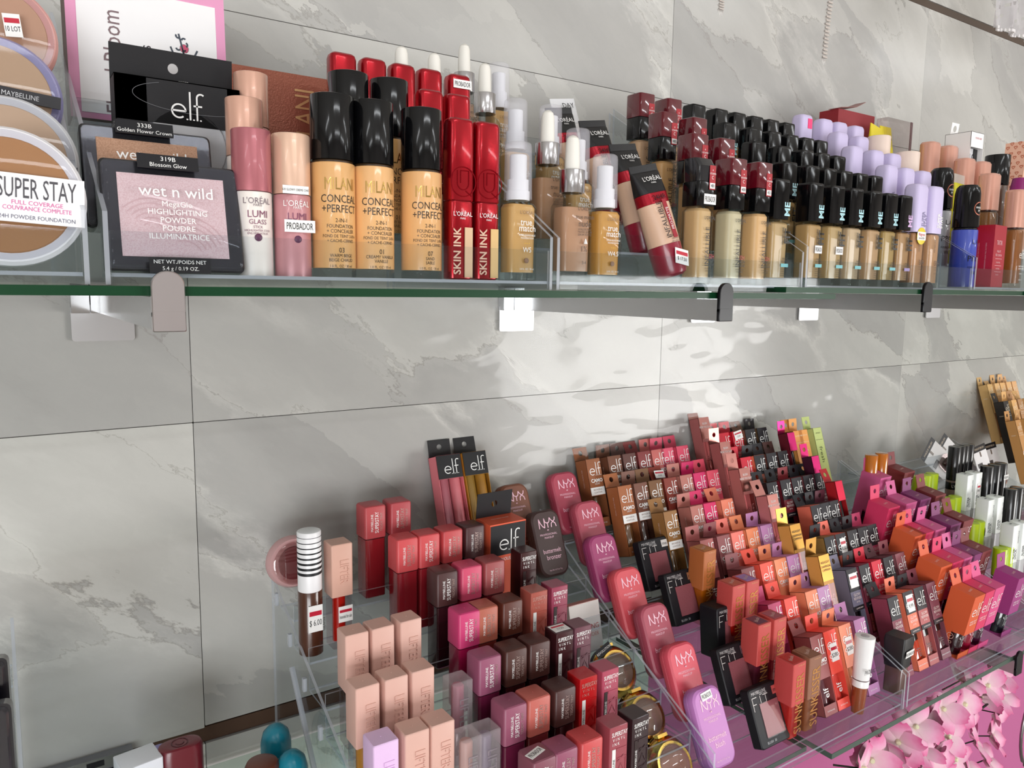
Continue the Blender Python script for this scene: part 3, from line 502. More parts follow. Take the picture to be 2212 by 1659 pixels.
KINDS = {  # description, object name, category, group, colour used in the label
 'skinink': ('metallic red {0} foundation stick', 'foundation_stick', 'foundation', 'red foundation sticks', None), 'milani': ('round {0} black-capped bottle', 'foundation_bottle', 'foundation', 'round black-capped foundation bottles', 0),
 'lumi': ('{0}-capped round glow stick', 'glow_stick', 'make-up stick', 'round glow sticks', 0), 'pump': ('{0} pump foundation, clear cover', 'pump_bottle', 'foundation', 'pump foundation bottles', 0), 'dropper': ('white-bulbed {0} dropper bottle', 'dropper_bottle', 'serum', 'dropper bottles', 0),
 'infall': ('{0}-capped square bottle', 'foundation_bottle', 'foundation', 'square red-capped foundation bottles', 0), 'fitme': ('shiny black-capped {0} bottle', 'foundation_bottle', 'foundation', 'shiny black-capped foundation bottles', 0), 'lav': ('{0}-capped tan foundation bottle', 'foundation_bottle', 'foundation', 'lavender-capped foundation bottles', 0),
 'creamcap': ('{0} round-capped bottle', 'foundation_bottle', 'foundation', 'cream-capped bottles', 0), 'lapro': ('{0} bottle, rounded black cap', 'foundation_bottle', 'foundation', 'rounded black-capped bottles', 0), 'halo': ('peach-capped {1} glow bottle', 'glow_bottle', 'foundation', 'peach-capped glow bottles', 1),
 'teddy': ('{0} cube-capped lip tint', 'lip_tint', 'lip tint', 'cube-capped lip tints', 0), 'lifter': ('{0} tall-capped lip gloss', 'lip_gloss', 'lip gloss', 'tall-capped lip glosses', 0), 'vinyl': ('{0} slim square lip colour', 'lip_colour', 'lip colour', 'slim square lip colours', 0), 'clearstick': ('clear square lipstick, {0} bullet', 'lipstick', 'lipstick', 'clear square lipsticks', 0),
 'sun': ('{0}-capped gold-lettered blush bottle', 'blush_bottle', 'blush', 'gold-lettered blush bottles', 0), 'camo': ('{0} windowed hang-tab carton', 'blush_carton', 'carton', 'windowed blush cartons', 0), 'glow': ('{0} lip oil carton', 'lip_oil_carton', 'carton', 'lip oil cartons', 0), 'sheen': ('{0} chunky carton, tilted', 'tint_carton', 'carton', 'chunky tint cartons', 0),
 'foil': ('tall {0} foil-topped wand carton', 'wand_carton', 'carton', 'foil-topped wand cartons', 0), 'redlong': ('narrow {0} pink-foil carton', 'lip_carton', 'carton', 'narrow lip cartons', 0), 'papar': ('tall plain {0} carton', 'lip_balm_carton', 'carton', 'tall plain cartons', 0), 'butter': ('{0} rounded blush tin', 'blush_tin', 'blush', 'rounded blush tins', 0),
 'lime': ('{0} green mascara tube', 'mascara_tube', 'mascara', 'lime mascara tubes', 0), 'whitemasc': ('{0} square mascara', 'mascara', 'mascara', 'white square mascaras', 0), 'blackcap': ('{0} round concealer, black cap', 'concealer', 'concealer', 'black-capped concealers', None), 'amber': ('{0} round-capped tube', 'oil_tube', 'lip oil', 'amber tubes', 0)}
ORD = ['first', 'second', 'third', 'fourth', 'fifth', 'sixth', 'seventh', 'eighth', 'ninth', 'tenth', 'eleventh', 'twelfth']
NUM = ['', 'one', 'two', 'three', 'four', 'five', 'six', 'seven', 'eight', 'nine', 'ten']
ROWN = ['front', 'second', 'third', 'fourth', 'fifth', 'sixth', 'seventh', 'eighth']
TRN = {'U1': 'upper first riser', 'U2': 'upper second riser', 'U3': 'upper third riser', 'U4': 'upper fourth riser', 'U5': 'upper fifth riser', 'L1': 'lower first riser', 'L2': 'lower second riser', 'L3': 'lower third riser', 'L4': 'lower fourth riser'}
TRAY = {'U1': (-0.3, 0.04, 0.005, 0.026, -0.275, 0.04), 'U2': (0.047, 0.333, 0.005, 0.026, -0.275, 0.04), 'U3': (0.337, 0.622, 0.005, 0.026, -0.275, 0.04), 'U4': (0.626, 0.936, 0.006, 0.0255, -0.275, 0.04), 'U5': (0.941, 1.25, 0.008, 0.0255, -0.275, 0.04), 'L1': (0.207, 0.526, -0.452, 0.0242, -0.295, 0.04), 'L2': (0.529, 0.82, -0.457, 0.0272, -0.29, 0.04), 'L3': (0.825, 1.136, -0.457, 0.0272, -0.29, 0.04), 'L4': (1.141, 1.5, -0.457, 0.0272, -0.29, 0.04), 'L0': (-0.3, -0.004, -0.452, 0.0242, -0.295, 0.04)}
KDIM = {'skinink': (0.0195, 0.014, 0.108, 0), 'milani': (0.0275, 0.0275, 0.11, 0), 'lumi': (0.0225, 0.0225, 0.084, 0), 'pump': (0.026, 0.019, 0.098, 0), 'dropper': (0.029, 0.021, 0.109, 0), 'infall': (0.0225, 0.0225, 0.109, 0), 'fitme': (0.0245, 0.019, 0.097, 0), 'lav': (0.024, 0.017, 0.112, 0), 'halo': (0.029, 0.022, 0.122, 0), 'lapro': (0.028, 0.028, 0.118, 0), 'creamcap': (0.028, 0.028, 0.118, 0), 'teddy': (0.0235, 0.0235, 0.093, 0), 'lifter': (0.0205, 0.0205, 0.099, 0), 'vinyl': (0.0195, 0.0195, 0.095, 0), 'clearstick': (0.021, 0.021, 0.078, 0), 'sun': (0.0205, 0.0225, 0.086, 0), 'camo': (0.0222, 0.0215, 0.0835, 18), 'glow': (0.0215, 0.0215, 0.093, 18), 'sheen': (0.0275, 0.03, 0.088, -10), 'foil': (0.02, 0.018, 0.119, 18), 'redlong': (0.016, 0.016, 0.124, 18), 'papar': (0.02, 0.017, 0.12, 18), 'butter': (0.04, 0.016, 0.074, 24), 'lime': (0.0185, 0.0185, 0.066, 0), 'whitemasc': (0.0185, 0.0185, 0.098, 0), 'blackcap': (0.0185, 0.0185, 0.102, 0), 'tan': (0.0205, 0.0175, 0.118, 18), 'wand2': (0.03, 0.0185, 0.125, 18), 'amber': (0.018, 0.018, 0.115, 0)}
PRODUCTS = [
 ('lumi','U2',0,0.1287,['b56a72', 'efe6df']),
 ('lumi','U2',0,0.1522,['e6bfa6', 'c98d92']),
 ('lumi','U2',1,0.1359,['e3b19b', 'f0e4dc']),
 ('lumi','U2',2,0.1517,['e3b19b', 'd7a296']),
 ('milani','U2',0,0.1783,['c99a64']),
 ('milani','U2',0,0.2049,['cfa06c']),
 ('milani','U2',0,0.2399,['cc9c68']),
 ('milani','U2',1,0.2054,['c0905c']),
 ('milani','U2',1,0.2352,['c3945f']),
 ('skinink','U2',0,0.268,['d8b592']),
 ('skinink','U2',0,0.2891,['dcb67c']),
 ('skinink','U2',1,0.2663,['d8b592']),
 ('skinink','U2',1,0.2888,['d8b592']),
 ('skinink','U2',2,0.2868,['d8b592']),
 ('skinink','U2',2,0.3122,['d8b592']),
 ('skinink','U2',2,0.2165,['d8b592']),
 ('skinink','U2',2,0.2401,['d8b592']),
 ('skinink','U2',2,0.2637,['d8b592']),
 ('dropper','U3',3,0.3625,['b98d6e']),
 ('dropper','U3',4,0.3651,['b98d6e']),
 ('dropper','U2',3,0.2833,['b98d6e']),
 ('dropper','U2',3,0.3132,['b98d6e']),
 ('pump','U2',0,0.3177,['c9985f']),
 ('pump','U3',2,0.3684,['c9985f']),
 ('pump','U3',4,0.4027,['c9985f']),
 ('dropper','U3',0,0.367,['b98c6f']),
 ('dropper','U3',1,0.3726,['a77c5f']),
 ('pump','U3',0,0.3994,['c58c45']),
 ('pump','U3',1,0.4035,['c99a62']),
 ('pump','U3',2,0.4047,['c99a62']),
 ('infall','U3',0,0.5039,['141416', 'd2ac7c', '481']),
 ('infall','U3',0,0.5433,['4a0d18', 'cfc1a0', '400']),
 ('infall','U3',0,0.5779,['4a0d18', 'e0b27f', '455']),
 ('infall','U3',1,0.537,['4a0d18', 'cfa273', '24HR']),
 ('infall','U3',1,0.5729,['4a0d18', 'cfa273', '445']),
 ('infall','U3',2,0.5376,['4a0d18', 'cf9f6a', '480']),
 ('infall','U3',2,0.5777,['4a0d18', 'cf9f6a', '420']),
 ('infall','U3',3,0.5453,['4a0d18', 'cda583', '460']),
 ('infall','U3',3,0.5831,['4a0d18', 'cda583', '410']),
 ('fitme','U3',0,0.606,['c8a678']),
 ('fitme','U4',1,0.6693,['c9a26f']),
 ('fitme','U4',2,0.67,['c9a26f']),
 ('fitme','U4',2,0.7118,['c9a26f']),
 ('fitme','U4',3,0.6699,['c9a26f']),
 ('fitme','U4',3,0.7119,['c9a26f']),
 ('fitme','U4',3,0.7455,['c9a26f']),
 ('fitme','U4',4,0.6631,['c9a26f']),
 ('fitme','U4',4,0.7003,['c9a26f']),
 ('fitme','U4',4,0.7311,['c9a26f']),
 ('fitme','U4',4,0.7624,['c9a26f']),
 ('fitme','U4',0,0.6577,['c39a68']),
 ('fitme','U4',0,0.6917,['c3a06f']),
 ('fitme','U4',0,0.7236,['d3b492']),
 ('fitme','U4',0,0.7576,['c9a079']),
 ('fitme','U4',0,0.7865,['b9975f']),
 ('fitme','U4',0,0.8147,['b88c5f']),
 ('fitme','U4',1,0.7062,['c9a26f']),
 ('fitme','U4',1,0.7362,['c9a26f']),
 ('fitme','U4',1,0.765,['c9a26f']),
 ('fitme','U4',1,0.794,['c9a26f']),
 ('fitme','U4',1,0.8223,['c9a26f']),
 ('fitme','U4',2,0.7509,['c9a26f']),
 ('fitme','U4',2,0.7811,['c9a26f']),
 ('fitme','U4',2,0.8107,['c9a26f']),
 ('fitme','U4',3,0.7772,['c9a26f']),
 ('fitme','U4',3,0.8066,['c9a26f']),
 ('fitme','U4',3,0.8336,['c9a26f']),
 ('fitme','U4',4,0.7923,['c9a26f']),
 ('fitme','U4',4,0.8224,['c9a26f']),
 ('lav','U4',0,0.8449,['cfc3e6', 'c4946b']),
 ('lav','U4',0,0.8773,['cfc3e6', 'c79a74']),
 ('lav','U4',1,0.8512,['cfc3e6', 'c4946b']),
 ('lav','U4',1,0.8866,['cfc3e6', 'c4946b']),
 ('lav','U4',1,0.9235,['cfc3e6', 'c4946b']),
 ('lav','U4',2,0.844,['cfc3e6', 'c4946b']),
 ('lav','U4',2,0.8872,['cfc3e6', 'c4946b']),
 ('lav','U4',2,0.9251,['cfc3e6', 'c4946b']),
 ('lav','U4',3,0.8736,['cfc3e6', 'c4946b']),
 ('lav','U4',3,0.9177,['cfc3e6', 'c4946b']),
 ('lav','U4',4,0.857,['cfc3e6', 'c4946b']),
 ('lav','U4',4,0.8992,['cfc3e6', 'c4946b']),
 ('lav','U4',4,0.931,['cfc3e6', 'c4946b']),
 ('lav','U4',4,0.9687,['cfc3e6', 'c4946b']),
 ('creamcap','U4',2,0.9619,['ecd6c8', 'd3a880']),
 ('creamcap','U4',3,0.9623,['ecd6c8', 'd3a880']),
 ('lapro','U5',0,0.9563,['3a4cae']),
 ('lapro','U5',1,0.9708,['b9babd']),
 ('halo','U5',0,1.0775,['e2a894', '8d5a2c']),
 ('halo','U5',1,1.0898,['e2a894', '7d5836']),
 ('halo','U5',2,1.1033,['e2a894', '8d6a4c']),
 ('halo','U5',2,1.1473,['e2a894', '8d6a4c']),
 ('halo','U5',3,1.0871,['e2a894', '8d6a4c']),
 ('halo','U5',3,1.1347,['e2a894', '8d6a4c']),
 ('teddy','L1',6,0.2959,['b5464a', '8a1c24']),
 ('teddy','L1',6,0.3237,['b0444a', '7c1820']),
 ('teddy','L1',5,0.3115,['cf4c50', '93202a']),
 ('teddy','L1',5,0.335,['cf4c50', '93202a']),
 ('teddy','L1',5,0.3606,['c2484c', '8a2028']),
 ('teddy','L1',5,0.3862,['4a2628', '3a0f14']),
 ('teddy','L1',4,0.3326,['4a2a2a', '32141a']),
 ('teddy','L1',4,0.359,['d04a6c', '9a1834']),
 ('teddy','L1',4,0.385,['9c4a4c', '6a1c24']),
 ('teddy','L1',3,0.3332,['cc3c72', '8c0f3c']),
 ('teddy','L1',3,0.3519,['b2604e', '6a2420']),
 ('teddy','L1',3,0.3793,['58281c', '381010']),
 ('teddy','L1',2,0.3299,['94506c', '5c1834']),
 ('teddy','L1',2,0.357,['4c2a24', '300f12']),
 ('teddy','L1',2,0.382,['482622', '2c0e12']),
 ('teddy','L1',1,0.3293,['935068', '5a1832']),
 ('teddy','L1',1,0.3531,['bf6258', '6c2428']),
 ('teddy','L1',1,0.38,['482826', '2a0c10']),
 ('teddy','L1',0,0.3296,['824858', '501428']),
 ('teddy','L1',0,0.351,['924c66', '581630']),
 ('teddy','L1',0,0.3767,['c8484a', '8c1a1e']),
 ('lifter','L1',5,0.2461,['d3a594', 'c01c10']),
 ('lifter','L1',3,0.2274,['d9ada0', '8c5450']),
 ('lifter','L1',3,0.2501,['d9ada0', '6a3830']),
 ('lifter','L1',3,0.2756,['d9ada0', '5a3030']),
 ('lifter','L1',2,0.2189,['d9ada0', 'b8862c']),
 ('lifter','L1',2,0.2432,['d9ada0', '8c3840']),
 ('lifter','L1',2,0.2667,['d9ada0', '7a3038']),
 ('lifter','L1',1,0.2161,['e2bfe6', 'c090b8']),
 ('lifter','L1',1,0.2414,['d9ada0', 'b07868']),
 ('lifter','L1',1,0.263,['d9ada0', 'b07868']),
 ('clearstick','L1',2,0.3039,['b04868']),
 ('clearstick','L1',1,0.2888,['c08878']),
 ('clearstick','L1',1,0.3064,['6a5c78']),
 ('vinyl','L1',4,0.4255,['3a1618']),
 ('vinyl','L1',3,0.4101,['a85448']),
 ('vinyl','L1',3,0.4345,['963c54']),
 ('vinyl','L1',2,0.4105,['3c181c']),
 ('vinyl','L1',2,0.4316,['6c3f4c']),
 ('vinyl','L1',1,0.4062,['b41418']),
 ('vinyl','L1',1,0.4309,['b04a60']),
 ('vinyl','L1',0,0.4063,['9c4a54']),
 ('vinyl','L1',0,0.4304,['301c20']),
 ('butter','L2',0,0.5504,['c07cbe']),
 ('butter','L2',1,0.5561,['d65060']),
 ('butter','L2',2,0.5561,['a9485a']),
 ('butter','L2',3,0.5534,['d4505a']),
 ('butter','L2',4,0.5508,['a03c6c']),
 ('butter','L2',5,0.5618,['b0485a']),
 ('butter','L2',6,0.5563,['ac4054']),
 ('sun','L2',0,0.6512,['c24846', 'b81c14', 'b81e1c']),
 ('sun','L2',0,0.6777,['8c5c46', '8a5634', '8c5c46']),
 ('sun','L2',1,0.6458,['c24c48', '5a1f34', '5c2a44']),
 ('sun','L2',1,0.6713,['c24c48', 'a02838', 'a04a5c']),
 ('sun','L2',2,0.6514,['c24c48', 'a81c14', 'c05840']),
 ('sun','L2',2,0.6747,['c24c48', 'a83418', '9a78b8']),
 ('sun','L2',3,0.6484,['b06434', 'b86a10', 'bc7c38']),
 ('camo','L2',6,0.5989,['8c5434', '5c3c24', 'b']),
 ('camo','L2',6,0.6334,['6c4230', '5c3c24', 'b']),
 ('camo','L2',6,0.6585,['5c3a34', '5c3c24', 'b']),
 ('camo','L2',6,0.684,['7c3434', '5a1c1c', 'l']),
 ('camo','L2',6,0.7083,['b8605c', '8a3c3c', 'l']),
 ('camo','L2',6,0.726,['d0506a', 'b83048', 'l']),
 ('camo','L2',6,0.7541,['d24c66', 'b83048', 'l']),
 ('camo','L2',5,0.6162,['9a5c36', '6a4628', 'b']),
 ('camo','L2',5,0.6419,['6e4638', '4a302a', 'b']),
 ('camo','L2',5,0.6666,['6e4a2c', '4c3420', 'b']),
 ('camo','L2',5,0.6924,['7c3024', '5c1c14', 'l']),
 ('camo','L2',5,0.721,['ac6c62', '8c4c44', 'l']),
 ('camo','L2',5,0.7453,['c4245e', '9c1040', 'l']),
 ('camo','L2',5,0.7704,['dc5268', 'b83048', 'l']),
 ('camo','L2',4,0.6538,['8c6236', '5c4020', 'b']),
 ('camo','L2',4,0.699,['ac6a60', '7c3c3c', 'l']),
 ('camo','L2',4,0.7223,['c8205c', '9c1040', 'l']),
 ('camo','L2',4,0.7538,['e07e64', 'b85040', 'l']),
 ('camo','L2',3,0.6744,['a45a58', '7c3c3c', 'l']),
 ('camo','L2',3,0.7029,['84484a', '5c2c2c', 'l']),
 ('camo','L2',3,0.7276,['de7468', 'b85040', 'l']),
 ('camo','L2',3,0.755,['e2865e', 'b86040', 'l']),
 ('camo','L2',3,0.7818,['c48cba', '8c4c84', 'l']),
 ('camo','L2',2,0.7006,['84484c', '5c2c30', 'l']),
 ('camo','L2',2,0.7327,['e25444', 'c83828', 'l']),
 ('camo','L2',2,0.7588,['e28a66', 'c86848', 'l']),
 ('camo','L2',2,0.7824,['c68ebc', '8c4c84', 'l']),
 ('camo','L2',1,0.6986,['b83c68', '8c1c44', 'l']),
 ('camo','L2',1,0.7265,['de4c40', 'c83828', 'l']),
 ('camo','L2',1,0.7647,['d8805e', 'b86040', 'l']),
 ('camo','L2',1,0.7871,['b080a8', '6c4474', 'l']),
 ('camo','L2',0,0.7194,['8c4848', '5a3038', 'l']),
 ('camo','L2',0,0.7431,['e04c40', 'd83c34', 'l']),
 ('camo','L2',0,0.7714,['e28462', 'd48a66', 'l']),
 ('camo','L2',0,0.8,['a86c9c', '8c5878', 'l']),
 ('foil','L2',6,0.8055,['a05a58']),
 ('foil','L2',5,0.8042,['9a5654']),
 ('foil','L2',4,0.7975,['a4605c']),
 ('foil','L2',3,0.8049,['b06a6a']),
 ('foil','L2',2,0.7987,['c08a44']),
 ('foil','L2',1,0.8009,['c08a44']),
 ('glow','L3',0,0.8719,['84384a', '7c2c34', '1c1a20']),
 ('glow','L3',0,0.9044,['dc7458', 'b83418', '1c1a20']),
 ('glow','L3',0,0.9291,['a85858', 'a8706c', '1c1a20']),
 ('glow','L3',0,0.9579,['7a4450', '5c3038', '7a4450']),
 ('glow','L3',1,0.8472,['6e6a7c', '6c6c7c', '1c1a20']),
 ('glow','L3',1,0.8739,['7c3444', '7c2c34', '1c1a20']),
 ('glow','L3',1,0.9008,['c41c34', 'a81020', 'c41c34']),
 ('glow','L3',1,0.9265,['5c343c', '3c1c24', '1c1a20']),
 ('glow','L3',1,0.9544,['885058', '5c3038', '885058']),
 ('glow','L3',2,0.8594,['8c6c3c', '5c4020', '1c1a20']),
 ('glow','L3',2,0.8823,['dc6a58', 'b83418', '1c1a20']),
 ('glow','L3',2,0.9081,['4c342c', '3c2018', '1c1a20']),
 ('glow','L3',2,0.9314,['4c3038', '3c1c24', '1c1a20']),
 ('glow','L3',2,0.9532,['b84468', '9c2444', '1c1a20']),
 ('glow','L3',3,0.8856,['dc6c58', 'b83418', '1c1a20']),
 ('glow','L3',3,0.9057,['4c3834', '3c2018', '1c1a20']),
 ('glow','L3',3,0.9249,['5a2c38', '3c1c24', '1c1a20']),
 ('glow','L3',4,0.8448,['3c2c2c', '5c2c30', '1c1a20']),
 ('glow','L3',4,0.8731,['6c1c28', '5c1420', '1c1a20']),
 ('glow','L3',4,0.8969,['7c1c24', '8c1420', '1c1a20']),
 ('glow','L3',4,0.9227,['6c3c40', '5c2c30', '1c1a20']),
 ('glow','L3',4,0.9479,['583038', '4c2430', '1c1a20']),
 ('glow','L3',5,0.8393,['c81c34', 'a81020', 'c81c34']),
 ('glow','L3',5,0.8671,['e0785c', 'b83418', '1c1a20']),
 ('glow','L3',5,0.893,['5c3c34', '3c2018', '1c1a20']),
 ('glow','L3',5,0.9181,['4c302c', '3c1c24', '1c1a20']),
 ('glow','L3',6,0.8393,['c41c30', 'a81020', 'c41c30']),
 ('glow','L3',6,0.8669,['c41c30', 'a81020', 'c41c30']),
 ('glow','L3',6,0.8946,['7c5444', '3c2018', '1c1a20']),
 ('glow','L3',6,0.9211,['5c4430', '3c1c24', '1c1a20']),
 ('redlong','L3',5,0.9454,['5c1420']),
 ('redlong','L3',4,0.9483,['3c1024']),
 ('redlong','L3',3,0.9463,['a01820']),
 ('papar','L3',5,0.9618,['d8904c']),
 ('papar','L3',5,0.9745,['dc9850']),
 ('papar','L3',5,1.0085,['b4c078']),
 ('sheen','L3',0,0.9914,['cc5a34', '2c0c14']),
 ('sheen','L3',0,1.0164,['cc3860', '8c1430']),
 ('sheen','L3',0,1.0413,['cc4c80', '3c1028']),
 ('sheen','L3',0,1.1065,['963c78', '1c1c24']),
 ('sheen','L3',1,0.9849,['cc5a34', '2c0c14']),
 ('sheen','L3',1,1.0139,['cc3860', '8c1430']),
 ('sheen','L3',1,1.0426,['c25a8a', '3c1028']),
 ('sheen','L3',1,1.0639,['7a3866', '2c1028']),
 ('sheen','L3',1,1.0891,['763234', '3c1014']),
 ('sheen','L3',2,0.9928,['cc5a34', '2c0c14']),
 ('sheen','L3',2,1.0117,['cc3860', '8c1430']),
 ('sheen','L3',2,1.0441,['c25a8a', '3c1028']),
 ('sheen','L3',2,1.0845,['7a3866', '2c1028']),
 ('sheen','L3',2,1.1194,['763234', '3c1014']),
 ('sheen','L3',3,0.9965,['cc3860', '8c1430']),
 ('sheen','L3',3,1.0401,['c25a8a', '3c1028']),
 ('sheen','L3',3,1.0769,['7a3866', '2c1028']),
 ('sheen','L3',3,1.1174,['763234', '3c1014']),
 ('sheen','L3',4,1.0412,['c25a8a', '3c1028']),
 ('sheen','L3',4,1.1034,['763234', '3c1014']),
 ('lime','L4',1,1.1853,['b4cc14']),
 ('lime','L4',1,1.2045,['b4cc14']),
 ('lime','L4',2,1.1839,['b4cc14']),
 ('lime','L4',2,1.2004,['b4cc14']),
 ('lime','L4',3,1.1904,['b4cc14']),
 ('lime','L4',3,1.2093,['b4cc14']),
 ('lime','L4',4,1.1752,['b4cc14']),
 ('lime','L4',4,1.1938,['b4cc14']),
 ('lime','L4',4,1.2142,['b4cc14']),
 ('whitemasc','L4',1,1.2094,['e8ebe8']),
 ('whitemasc','L4',1,1.2367,['e8ebe8']),
 ('whitemasc','L4',2,1.2172,['e8ebe8']),
 ('whitemasc','L4',2,1.2462,['e8ebe8']),
 ('whitemasc','L4',3,1.2338,['e8ebe8']),
 ('whitemasc','L4',3,1.2609,['e8ebe8']),
 ('blackcap','L4',2,1.2965,['8c7468']),
 ('blackcap','L4',2,1.3165,['8c7468']),
 ('blackcap','L4',3,1.3036,['8c7468']),
 ('blackcap','L4',3,1.3273,['8c7468']),
 ('blackcap','L4',3,1.3491,['8c7468']),
 ('blackcap','L4',4,1.2788,['8c7468']),
 ('blackcap','L4',4,1.2931,['8c7468']),
 ('blackcap','L4',4,1.3047,['8c7468']),
 ('blackcap','L4',4,1.3211,['8c7468']),
 ('amber','L3',4,1.0408,['b8660c']),
 ('amber','L3',4,1.0668,['b8660c']),
 ('tan','L4',6,1.6197,['c8a068']),
 ('tan','L4',6,1.649,['d4a874']),
 ('tan','L4',6,1.6716,['d8a870']),
 ('tan','L4',6,1.6978,['dcac78']),
 ('tan','L4',6,1.7214,['dca878']),
 ('tan','L4',5,1.6003,['2a2422']),
 ('tan','L4',5,1.633,['d4a468']),
 ('tan','L4',5,1.6587,['a87c54']),
 ('tan','L4',5,1.6919,['c89c68']),
 ('tan','L4',4,1.5617,['b4824c']),
 ('tan','L4',4,1.5984,['b88850']),
 ('wand2','L1',6,0.4001,['d4747c', 'b0606c']),
 ('wand2','L1',6,0.433,['b07c2c', '94702c']),
]
def k_tan(t, c, i):
    w, d, h = .0205, .0175, .118; m = paper(c[0]); dk = M('f0e0c8')
    part(t, 'carton', carton('tn_box', w, d, h, .012, .060), m); tab(t, w*.9, h, d, m, rnd_tab(i+2), .019); part(t, 'tube', cyl('tn_t', .0068, .002, .112, n=6), M('a87850', .15, coat=.6))
    part(t, 'logo', elf(.014), dk, (.001, fy(d), .1050)); part(t, 'lettering', text('HYDRATING', .0019, .85), dk, (0, fy(d), .0930)); part(t, 'lettering', text('CAMO CONCEALER', .0016, .85), dk, (0, fy(d), .0895)); part(t, 'lettering', text('FINISH', .0020, .9), dk, (-w/2-.0002, 0, .09), (0, 0, -PI/2))
def k_wand2(t, c, i):
    w, d, h = .030, .0185, .125; m = paper(c[0]); K = paper('1b1a1d')
    part(t, 'carton', carton('w2_box', w, d, h, .012, .099), m); part(t, 'label', boxes('w2_lab', [(0, 0, 0, w-.0002, .0004, .0255)]), K, (0, fy(d), .1120)); tab(t, w*.92, h, d, K, (.06, -.02)[i], .019)
    for x in (-.0072, .0074): part(t, 'tube', cyl('w2_t', .0066, .002, .120, n=7), M(c[1] if x < 0 else c[0], .35, .1), (x, -.001, 0))
    part(t, 'logo', elf(.0165), WHITE, (.002, fy(d)-.0004, .1120)); part(t, 'lettering', text('MATTE MAGIC MIST', .0024, .9, 1), BLK, (-.0072, -.0084, .035))
KINDS['tan'] = ('tall {0} concealer carton', 'concealer_carton', 'carton', 'tall concealer cartons', 0)
KINDS['wand2'] = ('{0} twin-tube carton, black hang tab', 'lip_duo_carton', 'carton', 'twin-tube cartons', 0)
# ------------------------------------------------------------------ setting: wall, tiles, shelves
XS = (-1.046, -.451, .1443, .740, 1.335, 1.93, 2.525, 3.12, 3.715)
ZS = ((-.75, -.446), (-.430, -.128), (-.128, .243), (.243, .4765), (.489, .85))
wall = struct('wall_back', boxes('wallcore', [(1.6, .035, 0, 9.8, .05, 3.1)]), M('7d766c', .7))
TILE = marble()
for r, (z0, z1) in enumerate(ZS):
    for x0, x1 in zip(XS, XS[1:]):
        if r == 0 and x0 > .2: continue
        off = .002 if (r == 1 and abs(x0-.1443) < .01) else 0
        w, h = x1-x0-.0006, z1-z0-.0006-off
        me = loft(('tile', round(w, 4), round(h, 4)), [(0, w, h, .0006), (.0078, w, h, .0006), (.008, w-.0004, h-.0004, .0006)], 'y', 1, 30)
        o = part(wall, 'tile', me, TILE, ((x0+x1)/2, .0081-.0001*((r*3+int(x0*7)) % 3), (z0+z1+off)/2), (0, 0, 0))
        o.rotation_euler = (0, 0, PI); 
wall.location.z = ZO
struct('floor', boxes('floorslab', [(1.6, -2.3, -1.51, 9.8, 4.7, .02)]), M('a8a29a', .35))
struct('ceiling', boxes('ceilslab', [(1.6, -2.3, 1.56, 9.8, 4.7, .02)]), M('d6d4d0', .8))
struct('wall_opposite', boxes('wallopp', [(1.6, -4.65, .02, 9.8, .04, 3.1)]), M('b4aea8', .6))
struct('wall_left', boxes('walll', [(-3.3, -2.3, .02, .04, 4.7, 3.1)]), M('b4aea8', .6))
struct('wall_right', boxes('wallr', [(6.5, -2.3, .02, .04, 4.7, 3.1)]), M('b4aea8', .6))
struct('trim_1', boxes('trimtop', [(1.3, .004, .4828, 5.2, .006, .0112)]), M('4d3c2e', .5), (0, 0, 0))
struct('trim_2', boxes('trimlow', [(1.3, .0055, -.438, 5.2, .005, .0150)]), M('4a2f1e', .6), (0, 0, 0))
struct('wall_lower', boxes('pinkwall', [(2.0, .0045, -.85, 3.4, .008, .745)]), M('bc6494', .6, spec=.3), (0, 0, 0))
GREEN = M('0c3a20', .35, spec=.25)
def glass_shelf(name, label, x0, x1, y0, y1, z0, z1, edge):
    t = thing(name, label, 'shelf', ((x0+x1)/2, (y0+y1)/2, z0))
    part(t, 'pane', boxes(name+str(x0), [(0, 0, (z1-z0)/2, x1-x0, y1-y0, z1-z0)]), GLASS_S)
    part(t, 'polished_edge', boxes(name+'e'+str(x0), [(0, -(y1-y0)/2-.0002, (z1-z0)/2, x1-x0, .0004, z1-z0-.0003), (-(x1-x0)/2-.0002, 0, (z1-z0)/2, .0004, y1-y0, z1-z0-.0003), ((x1-x0)/2+.0002, 0, (z1-z0)/2, .0004, y1-y0, z1-z0-.0003)]), edge)
    return t
glass_shelf('glass_shelf', 'long green-edged upper glass shelf under the first three risers', -.6, .662, -.306, -.012, -.0068, -.0016, GREEN)
glass_shelf('glass_shelf', 'upper green-edged glass shelf resting a little higher, under the fifth riser', .585, 2.4, -.308, -.012, -.0012, .0040, GREEN)
EDG2 = M('48584f', .3, spec=.3)
glass_shelf('glass_shelf', 'lower glass shelf section under the lower first riser', -.6, .672, -.305, -.008, -.4700, -.4640, EDG2)
glass_shelf('glass_shelf', 'lower glass shelf section reaching over the pink wall', .676, 2.4, -.3265, -.008, -.4700, -.4640, EDG2)
